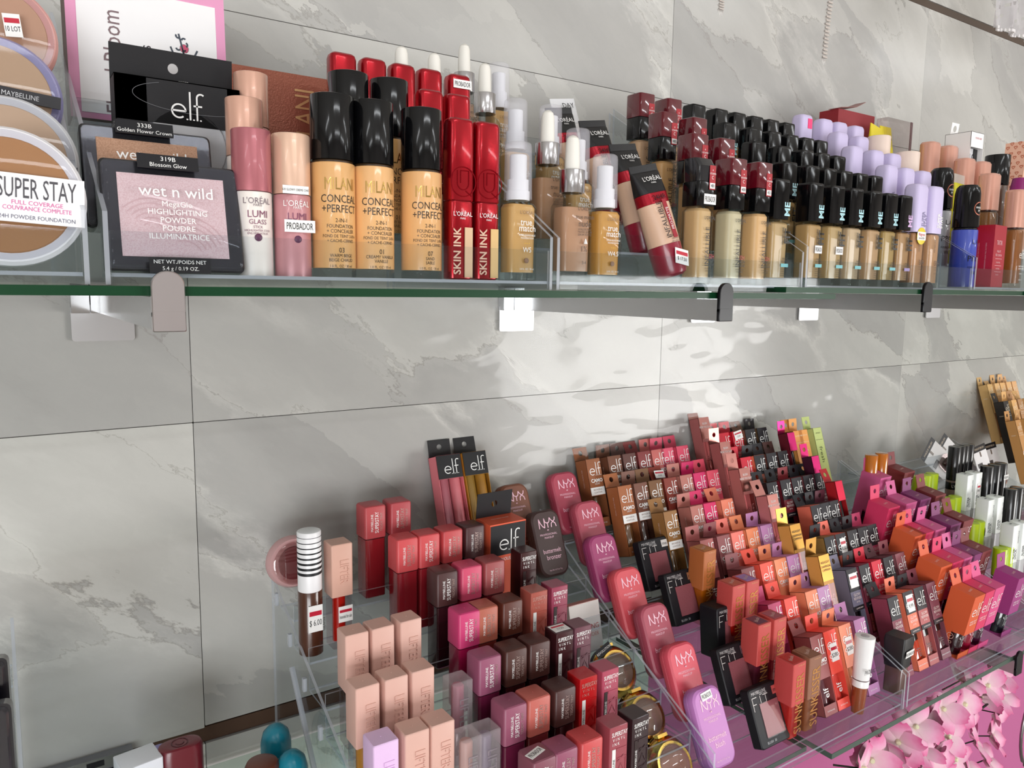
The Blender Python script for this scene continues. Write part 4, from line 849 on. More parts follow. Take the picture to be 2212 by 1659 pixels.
def bracket(x, ztop, yf, label, dark=True, w=.0165):
    t = thing('shelf_bracket', label, 'bracket', (x, 0, ztop), group='chrome shelf brackets'); g = metal('b9b8b8', .25)
    part(t, 'arm', boxes(('arm', yf), [(-.003, yf/2-.002, -.0095, .0035, -yf-.004, .0178), (.003, yf/2-.002, -.0095, .0035, -yf-.004, .0178)]), g)
    part(t, 'wall_plate', loft('plate', [(0, .048, .031, .0025), (.0016, .048, .031, .0025), (.002, .0472, .0302, .0025)], 'y', 3), metal('dadadd', .3), (0, -.0042, -.0275), (0, 0, 0))
    part(t, 'wall_socket', boxes('sock', [(-.0072, -.006, -.003, .0135, .012, .026), (.0072, -.006, -.003, .0135, .012, .026)]), CHROME, (-.010, -.001, -.003))
    part(t, 'end_cap', loft('endcap', [(0, .0155, .0305, .0074), (.0006, .0165, .0315, .0078), (.003, .0165, .0315, .0078)], 'y', 5), M('0e0d12', .3, spec=.25) if dark else metal('d6d0d2', .28), (0, yf-.0028, -.0025)); part(t, 'end_foot', loft('eblk', [(0, .0155, .0100, .0006), (.0006, .0165, .0110, .0008), (.003, .0165, .0110, .0008)], 'y', 2), M('0e0d12', .3, spec=.25) if dark else metal('d6d0d2', .28), (0, yf-.0029, -.0130))
bracket(.0745, -.007, -.3085, 'shiny chrome bracket under the compacts at the shelf end', False)
for x, s in ((.502, 'dark-capped chrome bracket under the square red-capped bottles'), (.815, 'dark-capped chrome bracket under the lavender-capped bottles'), (1.052, 'chrome bracket half out of frame under the peach-capped bottles'), (1.42, 'chrome bracket hidden behind the far shelf end')): bracket(x, -.007 if x < .6 else -.0014, -.3105, s)
bracket(1.072, -.4702, -.330, 'grey-capped bracket under the lower glass shelf, above the flowers')
def panel(t, x, prof):
    k = ('panel', tuple(prof))
    if k not in MESH:
        bm = bmesh.new(); A = [bm.verts.new((-.0012, y, z)) for y, z in prof]; B = [bm.verts.new((.0012, y, z)) for y, z in prof]; n = len(prof)
        bm.faces.new(A); bm.faces.new(list(reversed(B))); rim = [bm.faces.new((A[i], B[i], B[(i+1) % n], A[(i+1) % n])) for i in range(n)]
        for f in rim: f.material_index = 1
        MESH[k] = finish(bm, 'panel', False); MESH[k].materials.append(None)
    o = part(t, 'side_panel', MESH[k], ACR, (x, 0, 0)); o.material_slots[1].link = 'OBJECT'; o.material_slots[1].material = ACR_E
def riser(key, label, yf, zb, zlip, zside, slope, yback, n, sl=None):
    x0, x1, f0, dz, yc0, dy = TRAY[key]; t = thing('acrylic_riser', label, 'display riser', (0, 0, 0), group='clear stepped display risers'); w = x1-x0
    for x, s in ((x0+.0012, (sl or (slope, zside))), (x1-.0012, (slope, zside))):
        panel(t, x, [(yf, zb), (yf, s[1]), (yback, s[1]+s[0]*(yback-yf)), (yback, zb)])
    def plate(nm, sx, sy, sz, loc):
        k = (nm, round(sx, 4), round(sy, 4), round(sz, 4))
        if k not in MESH:
            bm = bmesh.new(); bmesh.ops.create_cube(bm, size=1, matrix=Matrix.Diagonal((sx, sy, sz, 1))); big = max(f.calc_area() for f in bm.faces)
            for f in bm.faces: f.material_index = 0 if f.calc_area() > big*.9 else 1
            MESH[k] = finish(bm, nm, False); MESH[k].materials.append(None)
        o = part(t, nm, MESH[k], ACR, loc); o.material_slots[1].link = 'OBJECT'; o.material_slots[1].material = ACR_E
    for j in range(n):
        fl = f0+dz*j; yc = yc0+dy*j; bk = .005 if key in ('L2', 'L3') else 0; yfr = yf+.0022 if j == 0 else yc-dy/2+bk; ybk = yc+dy/2-.0005+bk
        plate('tier_floor', w-.006, ybk-yfr, .002, ((x0+x1)/2, (yfr+ybk)/2, fl-.0011))
        zt = zlip if j == 0 else fl+(.0025 if key in ('L2', 'L3') else .0140); z0 = (zb+.0005) if j == 0 else fl-dz
        plate('tier_front', w-.006, .0018, zt-z0, ((x0+x1)/2, yfr-.0011, (zt+z0)/2))
    return t
for k, s in (('U1', 'clear riser holding the round powder compacts'), ('U2', 'clear riser holding gold-lettered bottles and red sticks'), ('U3', 'clear riser holding droppers, tubes and square red-capped bottles'), ('U4', 'clear riser packed with shiny black and lavender caps'), ('U5', 'clear riser holding the blue bottle and peach caps')):
    up = 0 if k in ('U1', 'U2', 'U3') else .0055
    riser(k, s, -.298, -.0012+up, .0265+up*.5, .036+up, .62, -.02, 6 if k != 'U1' else 5)
for k, s, sl in (('L1', 'clear riser of cube-capped lip tints', None), ('L2', 'clear riser of rounded blush tins and cartons', (.62, -.452)), ('L3', 'clear riser of lip oil and chunky cartons', None), ('L4', 'clear riser of lime and white mascaras', None), ('L0', 'clear riser edge with black compacts beside the bare tiles', None)):
    t = riser(k, s, -.320 if k != 'L1' else -.305, -.4634, -.440, -.423, .49, -.018, 7, sl)
    if k == 'L1':
        for j in range(5): part(t, 'slot', boxes('slotb', [(0, 0, 0, .003, .004, .012)]), ACR_E, (.2065, -.035-.039*j, -.300-.0255*j))
        for y0, z0, y1, z1 in ((-.075, -.352, -.165, -.4625),):
            L = math.hypot(y1-y0, z1-z0); part(t, 'brace', boxes('brace', [(0, 0, 0, .004, .004, L)]), ACR_E, (.2075, (y0+y1)/2, (z0+z1)/2), (-math.atan2(y1-y0, z1-z0)+PI, 0, 0))
# ------------------------------------------------------------------ the rows of goods
ROWS = {}
for p in PRODUCTS: ROWS.setdefault((p[0], p[1], p[2], cname(p[4][KINDS[p[0]][4]]) if KINDS[p[0]][4] is not None and p[4] else ''), []).append(p[3])
CNT = {}
for kind, tray, row, X, cols in PRODUCTS:
    w, d, h, lean = KDIM[kind]; x0, x1, f0, dz, yc0, dy = TRAY[tray]; yc = yc0+dy*row; fl = f0+dz*row; th = math.radians(abs(lean)); i = CNT.get(kind, 0); CNT[kind] = i+1
    if lean > 0: loc = (X, yc-.007+d/2*math.cos(th), fl+d/2*math.sin(th)); rot = (-th, 0, 0)
    elif lean < 0: loc = (X, yc-d/2+.006+d/2*math.cos(th), fl+d/2*math.sin(th)); rot = (th, 0, 0)
    else: loc = (X, yc, fl); rot = (0, 0, random.uniform(-.025, .025))
    desc, name, cat, grp, ci = KINDS[kind]; cn = [cname(x) if len(x) == 6 and all(ch in '0123456789abcdef' for ch in x) else x for x in cols]
    k = (kind, tray, row, cn[ci] if ci is not None and cn else ''); mates = sorted(ROWS[k]); n = len(mates); q = mates.index(X)
    lab = desc.format(*(cn or ['black'])) if ci is not None or kind != 'blackcap' else 'black round concealer tube'
    lab += f", {ORD[q]} of {NUM[n]} such in the {ROWN[row]} row, {TRN[tray]}" if n > 1 else f", in the {ROWN[row]} row, {TRN[tray]}"
    t = thing(name, lab, cat, loc, rot, grp); t['tray_id'] = tray
    globals()['k_'+kind](t, cols, i)
# ------------------------------------------------------------------ single pieces, upper shelf
def compact(loc, R, lean, c, label, rim, band=None, words=(), tint=None):
    t = thing('powder_compact', label, 'powder compact', loc, (-lean, 0, 0)); r = math.radians
    part(t, 'case', loft(('cp_case', R), [(0, 2*R, 2*R, R), (.006, 2*R, 2*R, R), (.009, 2*R-.003, 2*R-.003, R)], 'y', 12), rim, (0, 0, 0), (0, 0, 0))
    part(t, 'rim', loft(('cp_rim', R), [(0, 2*R-.002, 2*R-.002, R), (.002, 2*R+.001, 2*R+.001, R), (.004, 2*R+.001, 2*R+.001, R)], 'y', 12), rim, (0, -.004, 0))
    part(t, 'powder', loft(('cp_pow', R), [(0, 1.66*R, 1.66*R, R), (.001, 1.70*R, 1.70*R, R)], 'y', 12), powder(c, c), (0, -.0048, 0))
    part(t, 'clear_lid', loft(('cp_lid', R), [(0, 1.74*R, 1.74*R, R), (.0006, 1.86*R, 1.86*R, R), (.0022, 1.90*R, 1.90*R, R)], 'y', 12), clear('f4f4f6', .015, .6), (0, -.0072, 0))
    if band:
        b = part(t, 'band_label', boxes(('cp_band', R, band[1]), [(0, 0, 0, 1.93*R, .0006, band[1])]), M(band[0], .35), (0, -.0079, band[2]), (0, band[3], 0))
        for z, s, h, cc, sx in words: part(b, 'lettering', text(s, h, sx), M(cc), (.0125, -.0005, z))
    return t
q = (0.0070, -0.2850, 0.0411)
compact(q, .034, .17, 'c08a58', 'white-rimmed tan powder compact with white band label, front of the first riser', M('e9e7ea', .3), ('f0eff1', .024, -.002, .05), ((.0050, 'SUPER STAY', .0098, '4c4a50', .44), (-.0022, 'FULL COVERAGE', .0021, 'd85ca0', .95), (-.0050, 'COUVRANCE COMPLETE', .0021, 'd85ca0', .85), (-.0094, '24H POWDER FOUNDATION', .0020, '6c6c80', .85)))
q = (0.0085, -0.2450, 0.0641)
compact(q, .0335, .17, 'd4b494', 'frosted clear-rimmed beige compact with black band, second row of compacts', milky('e4e6ea', .7), ('1c1a20', .006, -.004, .08), ((0, 'MAYBELLINE', .0028, 'c8c8cc', .8),))
q = (0.0053, -0.2050, 0.1043)
compact(q, .0335, .17, 'ccaa88', 'violet-backed beige compact with black band, third row of compacts', milky('9c98c4', .75), ('1c1a20', .007, 0, .1), ((0, 'MAYBELLINE', .0028, 'c8c8cc', .8),))
q = (0.0073, -0.1650, 0.1476)
t = compact(q, .0335, .17, 'd8a888', 'peach compact with pink rim and price sticker, rear of the compacts', M('dca098', .3))
price(t, .010, -.0105, .003, .009, .014, '10 LOT', (0, -.1, 0))
def wnw(q, c, c2, label, no, nm):
    t = thing('powder_palette', label, 'powder compact', q, (-.22, 0, 0)); B = M('1c1c20', .25, coat=.2); w, h = .071, .061
    part(t, 'case', loft('wn_case', [(0, w-.002, h-.002, .003), (.001, w, h, .003), (.010, w, h, .003), (.011, w-.002, h-.002, .003)], 'y', 3), B, (0, -.001, 0))
    part(t, 'powder', boxes('wn_pow', [(0, 0, 0, .0545, .001, .0455)]), powder(c, c2), (0, -.0013, .0))
    part(t, 'clear_lid', loft('wn_lid', [(0, w-.006, h-.008, .003), (.0012, w-.003, h-.004, .003), (.005, w-.002, h-.003, .003)], 'y', 3), clear('f2f2f6', .012, .5), (0, -.0062, 0))
    part(t, 'petal_relief', strokes('wn_rel', [arc(-.6, -.5, .3+.14*k, .3, 2.4, 10) for k in range(6)]+[arc(.2, -1.2, .5+.15*k, .4, 1.9, 10) for k in range(6)], .03, .019), M(c2), (0, -.0020, 0))
    part(t, 'lettering', text('wet n wild', .0062, 1.0), WHITE, (.001, -.0066, .0125)); 
    for z, s in ((.0055, 'MegaGlo'), (.0010, 'HIGHLIGHTING'), (-.0035, 'POWDER'), (-.0080, 'POUDRE'), (-.0125, 'ILLUMINATRICE')): part(t, 'lettering', text(s, .0030, 1), WHITE, (.001, -.0066, z))
    a = part(t, 'shade_label', boxes('wn_l1', [(0, 0, 0, .031, .0006, .0078)]), BLK, (-.002, -.0068, .0285)); part(a, 'lettering', text(no, .0024, 1.1), WHITE, (0, -.0005, .0016)); part(a, 'lettering', text(nm, .0022, 1), WHITE, (0, -.0005, -.0018))
    a = part(t, 'weight_label', boxes('wn_l2', [(0, 0, 0, .031, .0006, .0085)]), BLK, (0, -.0068, -.0285)); part(a, 'lettering', text('NET WT./POIDS NET', .0020, 1), WHITE, (0, -.0005, .0018)); part(a, 'lettering', text('5.4 g / 0.19 OZ.', .0020, 1), WHITE, (0, -.0005, -.0018))
q = (0.0838, -0.2830, 0.0358)
wnw(q, 'e6cccb', 'd8b4b4', 'square black compact of pale pink powder in front of the gold one', '319B', 'Blossom Glow')
q = (0.0794, -0.2400, 0.0599)
wnw(q, 'd2a482', 'b88864', 'square black compact of gold shimmer powder behind the pink one', '333B', 'Golden Flower Crown')
q = (0.1042, -0.2050, 0.1271)
t = thing('powder_carton', 'black powder carton with white window and hang card behind the square compacts', 'carton', (q[0], -.195, .0575)); K = paper('1a191c'); w, d, h = .0745, .020, q[2]-.0575
part(t, 'carton', boxes('pc_box', [(0, d/2-.0003, h/2, w, .0006, h), (-w/2+.0003, 0, h/2, .0006, d, h), (w/2-.0003, 0, h/2, .0006, d, h), (0, 0, h-.0003, w, d, .0006), (0, 0, .0003, w, d, .0006), (0, -d/2+.0003, h-.0135, w, .0006, .027), (-w/2+.009, -d/2+.0003, h/2, .018, .0006, h), (w/2-.004, -d/2+.0003, h/2, .008, .0006, h)]), K)
part(t, 'inner_card', boxes('pc_in', [(.004, -.006, .036, .056, .0006, .060)]), M('e4e4e8')); part(t, 'sifter', cyl('pc_sift', .024, 0, .006, n=8), milky('d4d4d8', .6), (.004, -.004, .03), (PI/2, 0, 0))
part(t, 'hang_card', sheet_hole('pc_tab', w, .022, .0032, .0115), K, (0, d/2-.0004, h+.0002), (.10, 0, 0)); part(t, 'lettering', text('83257', .0017, 1), WHITE, (.006, d/2-.0022, h+.0035)); part(t, 'logo', elf(.0175, t=.06), WHITE, (.004, fy(d)-.0003, h-.0145))
part(t, 'label', boxes('pc_lab', [(.004, 0, 0, .060, .0004, .009)]), M('e4e4e8'), (0, fy(d)-.0002, h-.0595)); part(t, 'lettering', text('FINISHING POWDER', .0042, .9), BLK, (.004, fy(d)-.0006, h-.0595)); part(t, 'lettering', text('FINISH', .0030, 1, 1), WHITE, (-w/2-.0002, -.003, h-.034), (0, 0, -PI/2)); part(t, 'lettering', text('POWDER', .0030, 1, 1), WHITE, (-w/2-.0002, .003, h-.037), (0, 0, -PI/2)); part(t, 'oval_line', strokes('pc_oval', [[(1.7*math.cos(a*.1), .42*math.sin(a*.1)) for a in range(22, 58)]], .012, .022), M('6c6c70'), (.010, fy(d)-.0002, h-.010))
q = (0.1003, -0.1250, 0.1920)
t = thing('gift_box', 'white box with pink border and flower print standing against the tiles', 'box', (q[0], -.118, .1102), (-.05, 0, 0)); h = q[2]+.016-.1102; w, d = .1030, .030
part(t, 'box', boxes('gb', [(0, 0, h/2, w, d, h)]), M('5c3830', .5)); part(t, 'pink_face', boxes('gbp', [(0, -d/2-.0003, h/2, w, .0006, h)]), M('e39abf', .45)); part(t, 'white_face', boxes('gbw', [(0, -d/2-.0007, h/2-.002, w-.013, .0006, h-.012)]), M('efedee', .45))
part(t, 'lettering', text('Floral Bloom', .0110, .85, 1), M('7a6468'), (-.0245, -d/2-.0012, h-.058)); part(t, 'lettering', text('Collections', .0075, .85, 1), M('3c3438'), (-.0035, -d/2-.0012, h-.064))
lv = []
for k in range(9): lv += [arc(.18*math.sin(k*2.2)+.0, -.55+.17*k, .09, k*1.9, k*1.9+2.4, 6)]
part(t, 'flower_print', strokes('gb_sprig', [[(0, -.8), (.05, 0), (-.15, .9)], [(0, -.6), (.35, -.2), (.6, .3)], [(0, -.6), (-.35, -.1), (-.5, .3)]]+lv, .075, .0165), M('3c4450'), (.0215, -d/2-.0012, h-.046)); part(t, 'rose_print', cyl('gb_rose', .0032, 0, .0002, n=5), M('c44c6c'), (.0225, -d/2-.0010, h-.041), (PI/2, 0, 0))
q = (0.1853, -0.1500, 0.1575)
t = thing('palette_box', 'flat copper box with upright gold lettering behind the glow sticks', 'box', (q[0], q[1], q[2]-.080), (-.06, 0, 0)); part(t, 'box', boxes('mbx', [(0, 0, .040, .074, .012, .080)]), M('8e5240', .3, .55, grain=.5))
part(t, 'lettering', text('MILANI', .0150, .75, 1), M('c8a070', .3, .6), (.018, -.0064, .044)); part(t, 'fold_line', boxes('mbf', [(0, 0, 0, .074, .0003, .0004)]), M('6c3c30'), (0, -.0062, .028))
def tube(qb, qt, label, c=('17171a', 'dcb69c', '8c1830'), price_txt=None, white=False):
    dx, dz, dy = qt[0]-qb[0], qt[2]-qb[2], qt[1]-qb[1]; L = math.hypot(dx, dz); t = thing('foundation_tube', label, 'tube', qb, (-math.atan2(dy, L), math.atan2(dx, dz), 0), group='squeeze tubes')
    R = .0140; s = L/.100
    part(t, 'cap', loft(('tb_cap', 1), [(0, 2*R-.010, 2*R-.010, R), (.002, 2*R-.003, 2*R-.003, R), (.005, 2*R-.001, 2*R-.001, R), (.0265, 2*R, 2*R, R)], n=8), M(c[2], .3, coat=.3))
    part(t, 'body', loft(('tb_body', s), [(.0267, 2*R-.0008, 2*R-.0008, R), (.045*s, 2*R, 2*R-.002, R-.001), (.064*s, 2*R+.001, 2*R-.007, R-.004)], n=8), M(c[1], .35, coat=.2)); part(t, 'band', loft(('tb_band', s), [(.0642*s, 2*R+.001, 2*R-.007, R-.004), (.0735*s, 2*R+.0014, 2*R-.010, .008)], n=8), M('a81428' if not white else 'e8e8ea', .25, .5))
    part(t, 'sleeve', loft(('tb_top', s), [(.0737*s, 2*R+.0014, 2*R-.010, .008), (.092*s, 2*R+.0026, .006, .0028), (.094*s, 2*R+.003, .0016, .0007), (.100*s, 2*R+.003, .0014, .0006)], n=8), M(c[0], .35))
    if not white:
        part(t, 'lettering', text("L'ORÉAL", .0040, .95), WHITE, (.001, -.0062, .0865*s), (-.33, 0, 0)); part(t, 'lettering', text('PARIS', .0015, 1), WHITE, (.001, -.0071, .0826*s), (-.33, 0, 0)); part(t, 'lettering', text('24HR', .0044, .95), BLK, (-.001, -.0112, .0688*s), (-.30, 0, 0))
        part(t, 'lettering', text('INFALLIBLE', .0052, .85, 1), M('2c2020'), (-.0050, -.0132, .0490*s), (-.09, 0, 0)); q_ = part(t, 'label', boxes('tb_lab', [(0, 0, 0, .0042, .0003, .0330)]), M('9c1828'), (.0012, -.0137, .0490*s), (-.09, 0, 0)); part(q_, 'lettering', text('PRO-MATTE', .0027, .9, 1), WHITE, (0, -.0004, 0))
        for z, s_ in ((.0335, 'MATTE FINISH'), (.0312, 'OIL-FREE'), (.0290, 'AIR LIGHT')): part(t, 'lettering', text(s_, .0014, .95), M('4c3838'), (.001, -.0142, z*s))
    if price_txt: price(t, .002, -.0147, .0135, .0160, .0130, price_txt, (0, .35, .12))
    return t
tube((0.4696, -0.2820, 0.0108), (0.4490, -0.2620, 0.1036), 'black-sleeved beige tube with price sticker leaning over the front lip', price_txt='$ 17.50')
tube((0.4757, -0.2430, 0.0311), (0.4619, -0.2220, 0.1279), 'black-sleeved beige tube with dark red cap behind the stickered one')
tube((0.4723, -0.2030, 0.0564), (0.4577, -0.1850, 0.1528), 'third black-sleeved beige tube, behind two others')
tube((0.4605, -0.1630, 0.0731), (0.4459, -0.1500, 0.1680), 'rearmost black-sleeved beige tube beside the dropper bottles')
t = tube((0.4971, -0.1200, 0.0902), (0.4818, -0.1080, 0.1889), 'white-topped tube standing behind the black-sleeved tubes', ('e6e6e8', 'e6e6e8', 'e6e6e8'), None, True); part(t, 'lettering', text('DAY', .0055, .9), BLK, (.003, -.0050, .092), (-.3, 0, 0))
q = (1.0341, -0.0600, 0.2470)
t = thing('torn_carton', 'torn open red carton lying behind the lavender caps', 'carton', (q[0], q[1], q[2]-.045)); part(t, 'carton', boxes('tc', [(0, 0, .026, .088, .030, .052)]), M('8c1420', .5)); part(t, 'flap', loft('tcf', [(-.046, .020, .0008, .0003), (.0, .024, .0008, .0003, .004, .003), (.050, .016, .0008, .0003, .012, .014)], 'x'), M('9c6c68', .5), (0, -.006, .057), (0, -.10, .1))
for k, (p, lab, rz) in enumerate((((1.0154, -0.1150, 0.2293), 'yellow squeeze pack leaning on the lavender caps', .2), ((1.0719, -0.1050, 0.2329), 'yellow lettered pack inside the clear sleeve', 0), ((1.0483, -0.1250, 0.2119), 'yellow pack tip beside the cream-capped bottle', -.25))):
    t = thing('yellow_pack', lab, 'pack', (p[0], p[1], p[2]-.085), (-.1, rz, 0), group='yellow packs'); part(t, 'body', loft('yp', [(0, .026, .014, .006), (.05, .027, .010, .005), (.083, .028, .002, .0009), (.088, .028, .0014, .0006)]), M('e0cc20', .4)); part(t, 'lettering', text('MAYBELLINE', .0030, .75), BLK, (0, -.0040, .070), (-.12, 0, 0)); part(t, 'lettering', text('LIFT', .0070, .8), BLK, (0, -.0062, .045), (-.08, 0, 0))
p = (1.1029, -0.0950, 0.2473)
t = thing('clear_sleeve', 'clear plastic sleeve with shiny metallic edge around the yellow pack', 'sleeve', (p[0]+.004, p[1], p[2]-.092)); part(t, 'sleeve', boxes('csl', [(-.012, 0, .046, .060, .016, .092)]), clear('f0ecec', .07)); part(t, 'edge_strip', boxes('cse', [(.020, -.0085, .046, .005, .0008, .092)]), metal('b89ca0', .2))
p = (1.1550, -0.0850, 0.2152)
t = thing('bronze_palette', 'tilted dark bronze palette corner beside the clear sleeve', 'palette', (p[0], p[1], p[2]-.050), (-.1, .6, 0)); part(t, 'case', boxes('bzp', [(0, 0, .02, .034, .008, .055)]), M('1c1414', .3)); part(t, 'pan', boxes('bzq', [(0, -.0045, .02, .026, .0006, .045)]), M('4c2418', .3, .3))
p = (1.1670, -0.1750, 0.2264)
t = thing('primer_carton', 'white windowed carton with hang tab and black lettering, tallest on the fifth riser', 'carton', (p[0], p[1]+.015, p[2]-.115)); Wp = paper('e6e4e3'); w, d, h = .036, .036, .115
part(t, 'carton', carton('pr_box', w, d, h, .02, .094), Wp); o = part(t, 'hang_tab', sheet_hole('pr_tab', .020, .018, .0045, .010), Wp, (0, d/2-.002, h), (.12, 0, 0)); part(t, 'tube', boxes('pr_in', [(-.004, 0, .055, .022, .020, .078)]), M('d8d8dc', .3)); part(t, 'lining', boxes('pr_blk', [(.012, .002, .055, .010, .026, .078)]), BLACKG)
part(t, 'logo', elf(.022), BLK, (-.004, -.0103, .076)); part(t, 'lettering', text('PRIMER', .0042, .8), BLK, (-.004, -.0104, .052)); part(t, 'lettering', text('POWER GRIP', .0026, .8), M('c46c7c'), (.003, fy(d), .107))
p = (1.2587, -0.1650, 0.2059)
t = thing('black_bottle', 'plain black-capped bottle between the white carton and the heart-print box', 'bottle', (p[0], p[1], p[2]-.115)); part(t, 'bottle', cyl('bb1', .0165, 0, .070, n=8), M('5c4030', .3, coat=.4)); part(t, 'cap', cyl('bb2', .017, .0705, .115, .001, n=8), BLACKG)
p = (1.0029, -0.2930, 0.0816)
t = thing('cushion_carton', 'crimson carton with fine white print at the front lip of the fifth riser', 'carton', (p[0], p[1]+.018, .0085), (0, 0, .12)); h = p[2]-.0085; part(t, 'carton', boxes('cu', [(0, 0, h/2, .040, .036, h)]), M('a8182c', .35, grain=.2))
for z, s, hh in ((.72, 'TIRTIR', .0052), (.58, 'MASK FIT', .0026), (.52, 'RED CUSHION', .0026), (.40, 'FOUNDATION', .0017), (.30, 'BRIGHTENING', .0015), (.20, 'SPF 40 PA++', .0015)): part(t, 'lettering', text(s, hh, .85), M('e8b8bc'), (-.002, -.0184, h*z))
for z in (.46, .35, .25): part(t, 'rule', boxes('cur', [(0, 0, 0, .022, .0002, .0004)]), M('e8b8bc'), (-.001, -.0183, h*z))
for k in range(3): part(t, 'fine_print', text('INGREDIENTS AQUA TALC GLYCERIN', .0014, .9, 1), M('d89098'), (-.0203, -.010+.008*k, h*.5), (0, 0, -PI/2))
p = (1.0577, -0.2150, 0.1598)
t = thing('yellow_tube', 'bright yellow tube with clear crimp between the peach caps', 'tube', (p[0], p[1], p[2]-.120), (-.05, .05, 0)); part(t, 'body', loft('yt', [(0, .022, .022, .011), (.05, .024, .020, .009), (.104, .026, .004, .0018)], n=6), M('d8d030', .4)); part(t, 'crimp', boxes('ytc', [(0, 0, .110, .026, .0012, .012)]), milky('e8e8e0', .4)); part(t, 'lettering', text('bright', .0060, .9, 1), BLK, (-.002, -.0085, .065)); part(t, 'base_cap', cyl('ytb', .011, -.0001, .012, n=6), M('c8a070', .3))
p = (1.3283, -0.1650, 0.2298)
t = thing('heart_carton', 'peach carton printed with orange hearts cut by the frame edge', 'carton', (p[0]+.004, p[1], p[2]-.125), (0, .06, 0)); part(t, 'carton', boxes('hc', [(0, 0, .0625, .055, .030, .125)]), paper('e8b49c'))
for a in range(5):
    for b in range(8): part(t, 'heart_print', strokes('heart', [arc(-.4, .3, .42, PI, .1, 6)+arc(.4, .3, .42, .9*PI, 0, 6)+[(0, -.8), (-.8, .25)]], .35, .0028), M('c86848'), (-.022+.011*a, -.0153, .012+.015*b+(.006 if a % 2 else 0)))
[part(t, 'heart_print', MESH[('heart', .0028, 0, None)], M('c86848'), (-.0278, -.011+.0055*a, .012+.015*b+(.006 if a % 2 else 0)), (0, 0, -PI/2)) for a in range(5) for b in range(8)]
part(t, 'leaf_print', boxes('hcl', [(0, 0, 0, .020, .0003, .012)]), M('3cb08c'), (.002, -.0154, .080), (0, .4, 0))
p = (1.2420, -0.2050, 0.1671)
t = thing('purple_cap_bottle', 'small bottle with purple cap in front of the heart-print carton', 'bottle', (p[0], p[1], p[2]-.105)); part(t, 'bottle', cyl('pcb', .013, 0, .080, n=7), M('d8a890', .35)); part(t, 'cap', cyl('pcc', .013, .0805, .105, .001, n=7, r2=.009), M('8c1868', .35))
# ------------------------------------------------------------------ single pieces, lower shelf
def FL(k, row): return TRAY[k][2]+TRAY[k][3]*row
def YC(k, row): return TRAY[k][4]+TRAY[k][5]*row
p = (0.2193, -0.0950, -0.2170)
b = FL('L1', 5); h = p[2]-b
t = thing('striped_lip_stick', 'black and white striped cap stick with brown tube and price sticker', 'lip gloss', (p[0], p[1], b)); R = .0108
part(t, 'tube', cyl('sl_t', R, 0, h*.52, .0003, n=8), M('4c2a1c', .2, coat=.5)); part(t, 'cap', cyl('sl_c', R-.0002, h*.52, h, .0012, n=8), M('eceaec', .35))
for k in range(8): part(t, 'stripe', cyl(('sl_s', k), R, h*(.655+.043*k), h*(.655+.043*k)+.0004+.0003*(7-k), .00005, n=8), BLK)
price(t, .0008, -R-.0006, h*.31, .0130, .0245, '$ 6.00', (0, 0, 0)); part(t, 'lettering', text('GLOSS', .003, 1, 1, R), M('2c1810'), (.008, 0, h*.25))
p = (0.2162, -0.0620, -0.2568)
t = thing('blush_pot', 'round clear-lidded mauve blush pot behind the striped stick', 'blush', (p[0], p[1], p[2]), (-.12, 0, 0)); part(t, 'pot', loft('bp1', [(0, .044, .044, .022), (.004, .048, .048, .024), (.010, .048, .048, .024), (.012, .044, .044, .022)], 'y', 10), milky('d8a8a8', .7)); part(t, 'blush', loft('bp2', [(0, .030, .030, .015), (.001, .031, .031, .0155)], 'y', 8), M('8c4c50', .5), (0, -.002, 0)); part(t, 'ring', loft('bp3', [(0, .036, .036, .018), (.0008, .040, .040, .02)], 'y', 8), clear('f0e4e4', .08), (0, -.0034, 0))
p = (0.4020, -0.1080, -0.2398)
b = FL('L1', 5)
t = thing('putty_carton', 'orange and black carton with black hang card beside the dark bronzer tin', 'carton', (p[0]+.0225, p[1]+.014, b), (0, 0, 0)); w, d = .044, .028; h = p[2]-b; O = paper('d0583c'); K = paper('1b1a1d')
part(t, 'carton', boxes('pu_box', [(0, 0, h/2, w, d, h)]), O); part(t, 'label', boxes('pu_lab', [(0, 0, 0, w-.001, .0004, .032)]), K, (0, fy(d), h-.0175)); part(t, 'logo', elf(.022), WHITE, (.001, fy(d)-.0004, h-.018)); part(t, 'lettering', text('LUMINOUS PUTTY', .0034, .85), WHITE, (0, fy(d), h-.038)); part(t, 'hang_tab', sheet_hole('pu_tab', w*.98, .027, .0036, .014), K, (-.001, d/2-.0006, h), (.12, 0, 0)); part(t, 'lettering', text('TALK DEWY PRIMER', .0018, .9), WHITE, (0, .002, h+.0003), (-PI/2, 0, 0))
def bronzer(p, c, label):
    t = thing('bronzer_tin', label, 'bronzer', (p[0], p[1]-.030, p[2]-.067), (-.40, 0, 0)); k_butter(t, [c], 9)
    return t
def swap(t, a, b, h, sx):
    for o in list(t.children):
        if o.data == MESH.get(a): o.data = b
p = (0.4965, -0.0620, -0.2512)
t = bronzer(p, '3f2a28', 'dark brown rounded bronzer tin beside the orange carton'); swap(t, ('t', 'blush', .005, .85, 0, None, 0., 1.0), text('bronzer', .0050, .85), 0, 0)
p = (0.4811, -0.0220, -0.2281)
t = bronzer(p, '7c4a36', 'mid brown rounded bronzer tin against the wall behind the orange carton'); swap(t, ('t', 'blush', .005, .85, 0, None, 0., 1.0), text('bronzer', .0050, .85), 0, 0)
p = (0.4960, -0.1500, -0.3303)
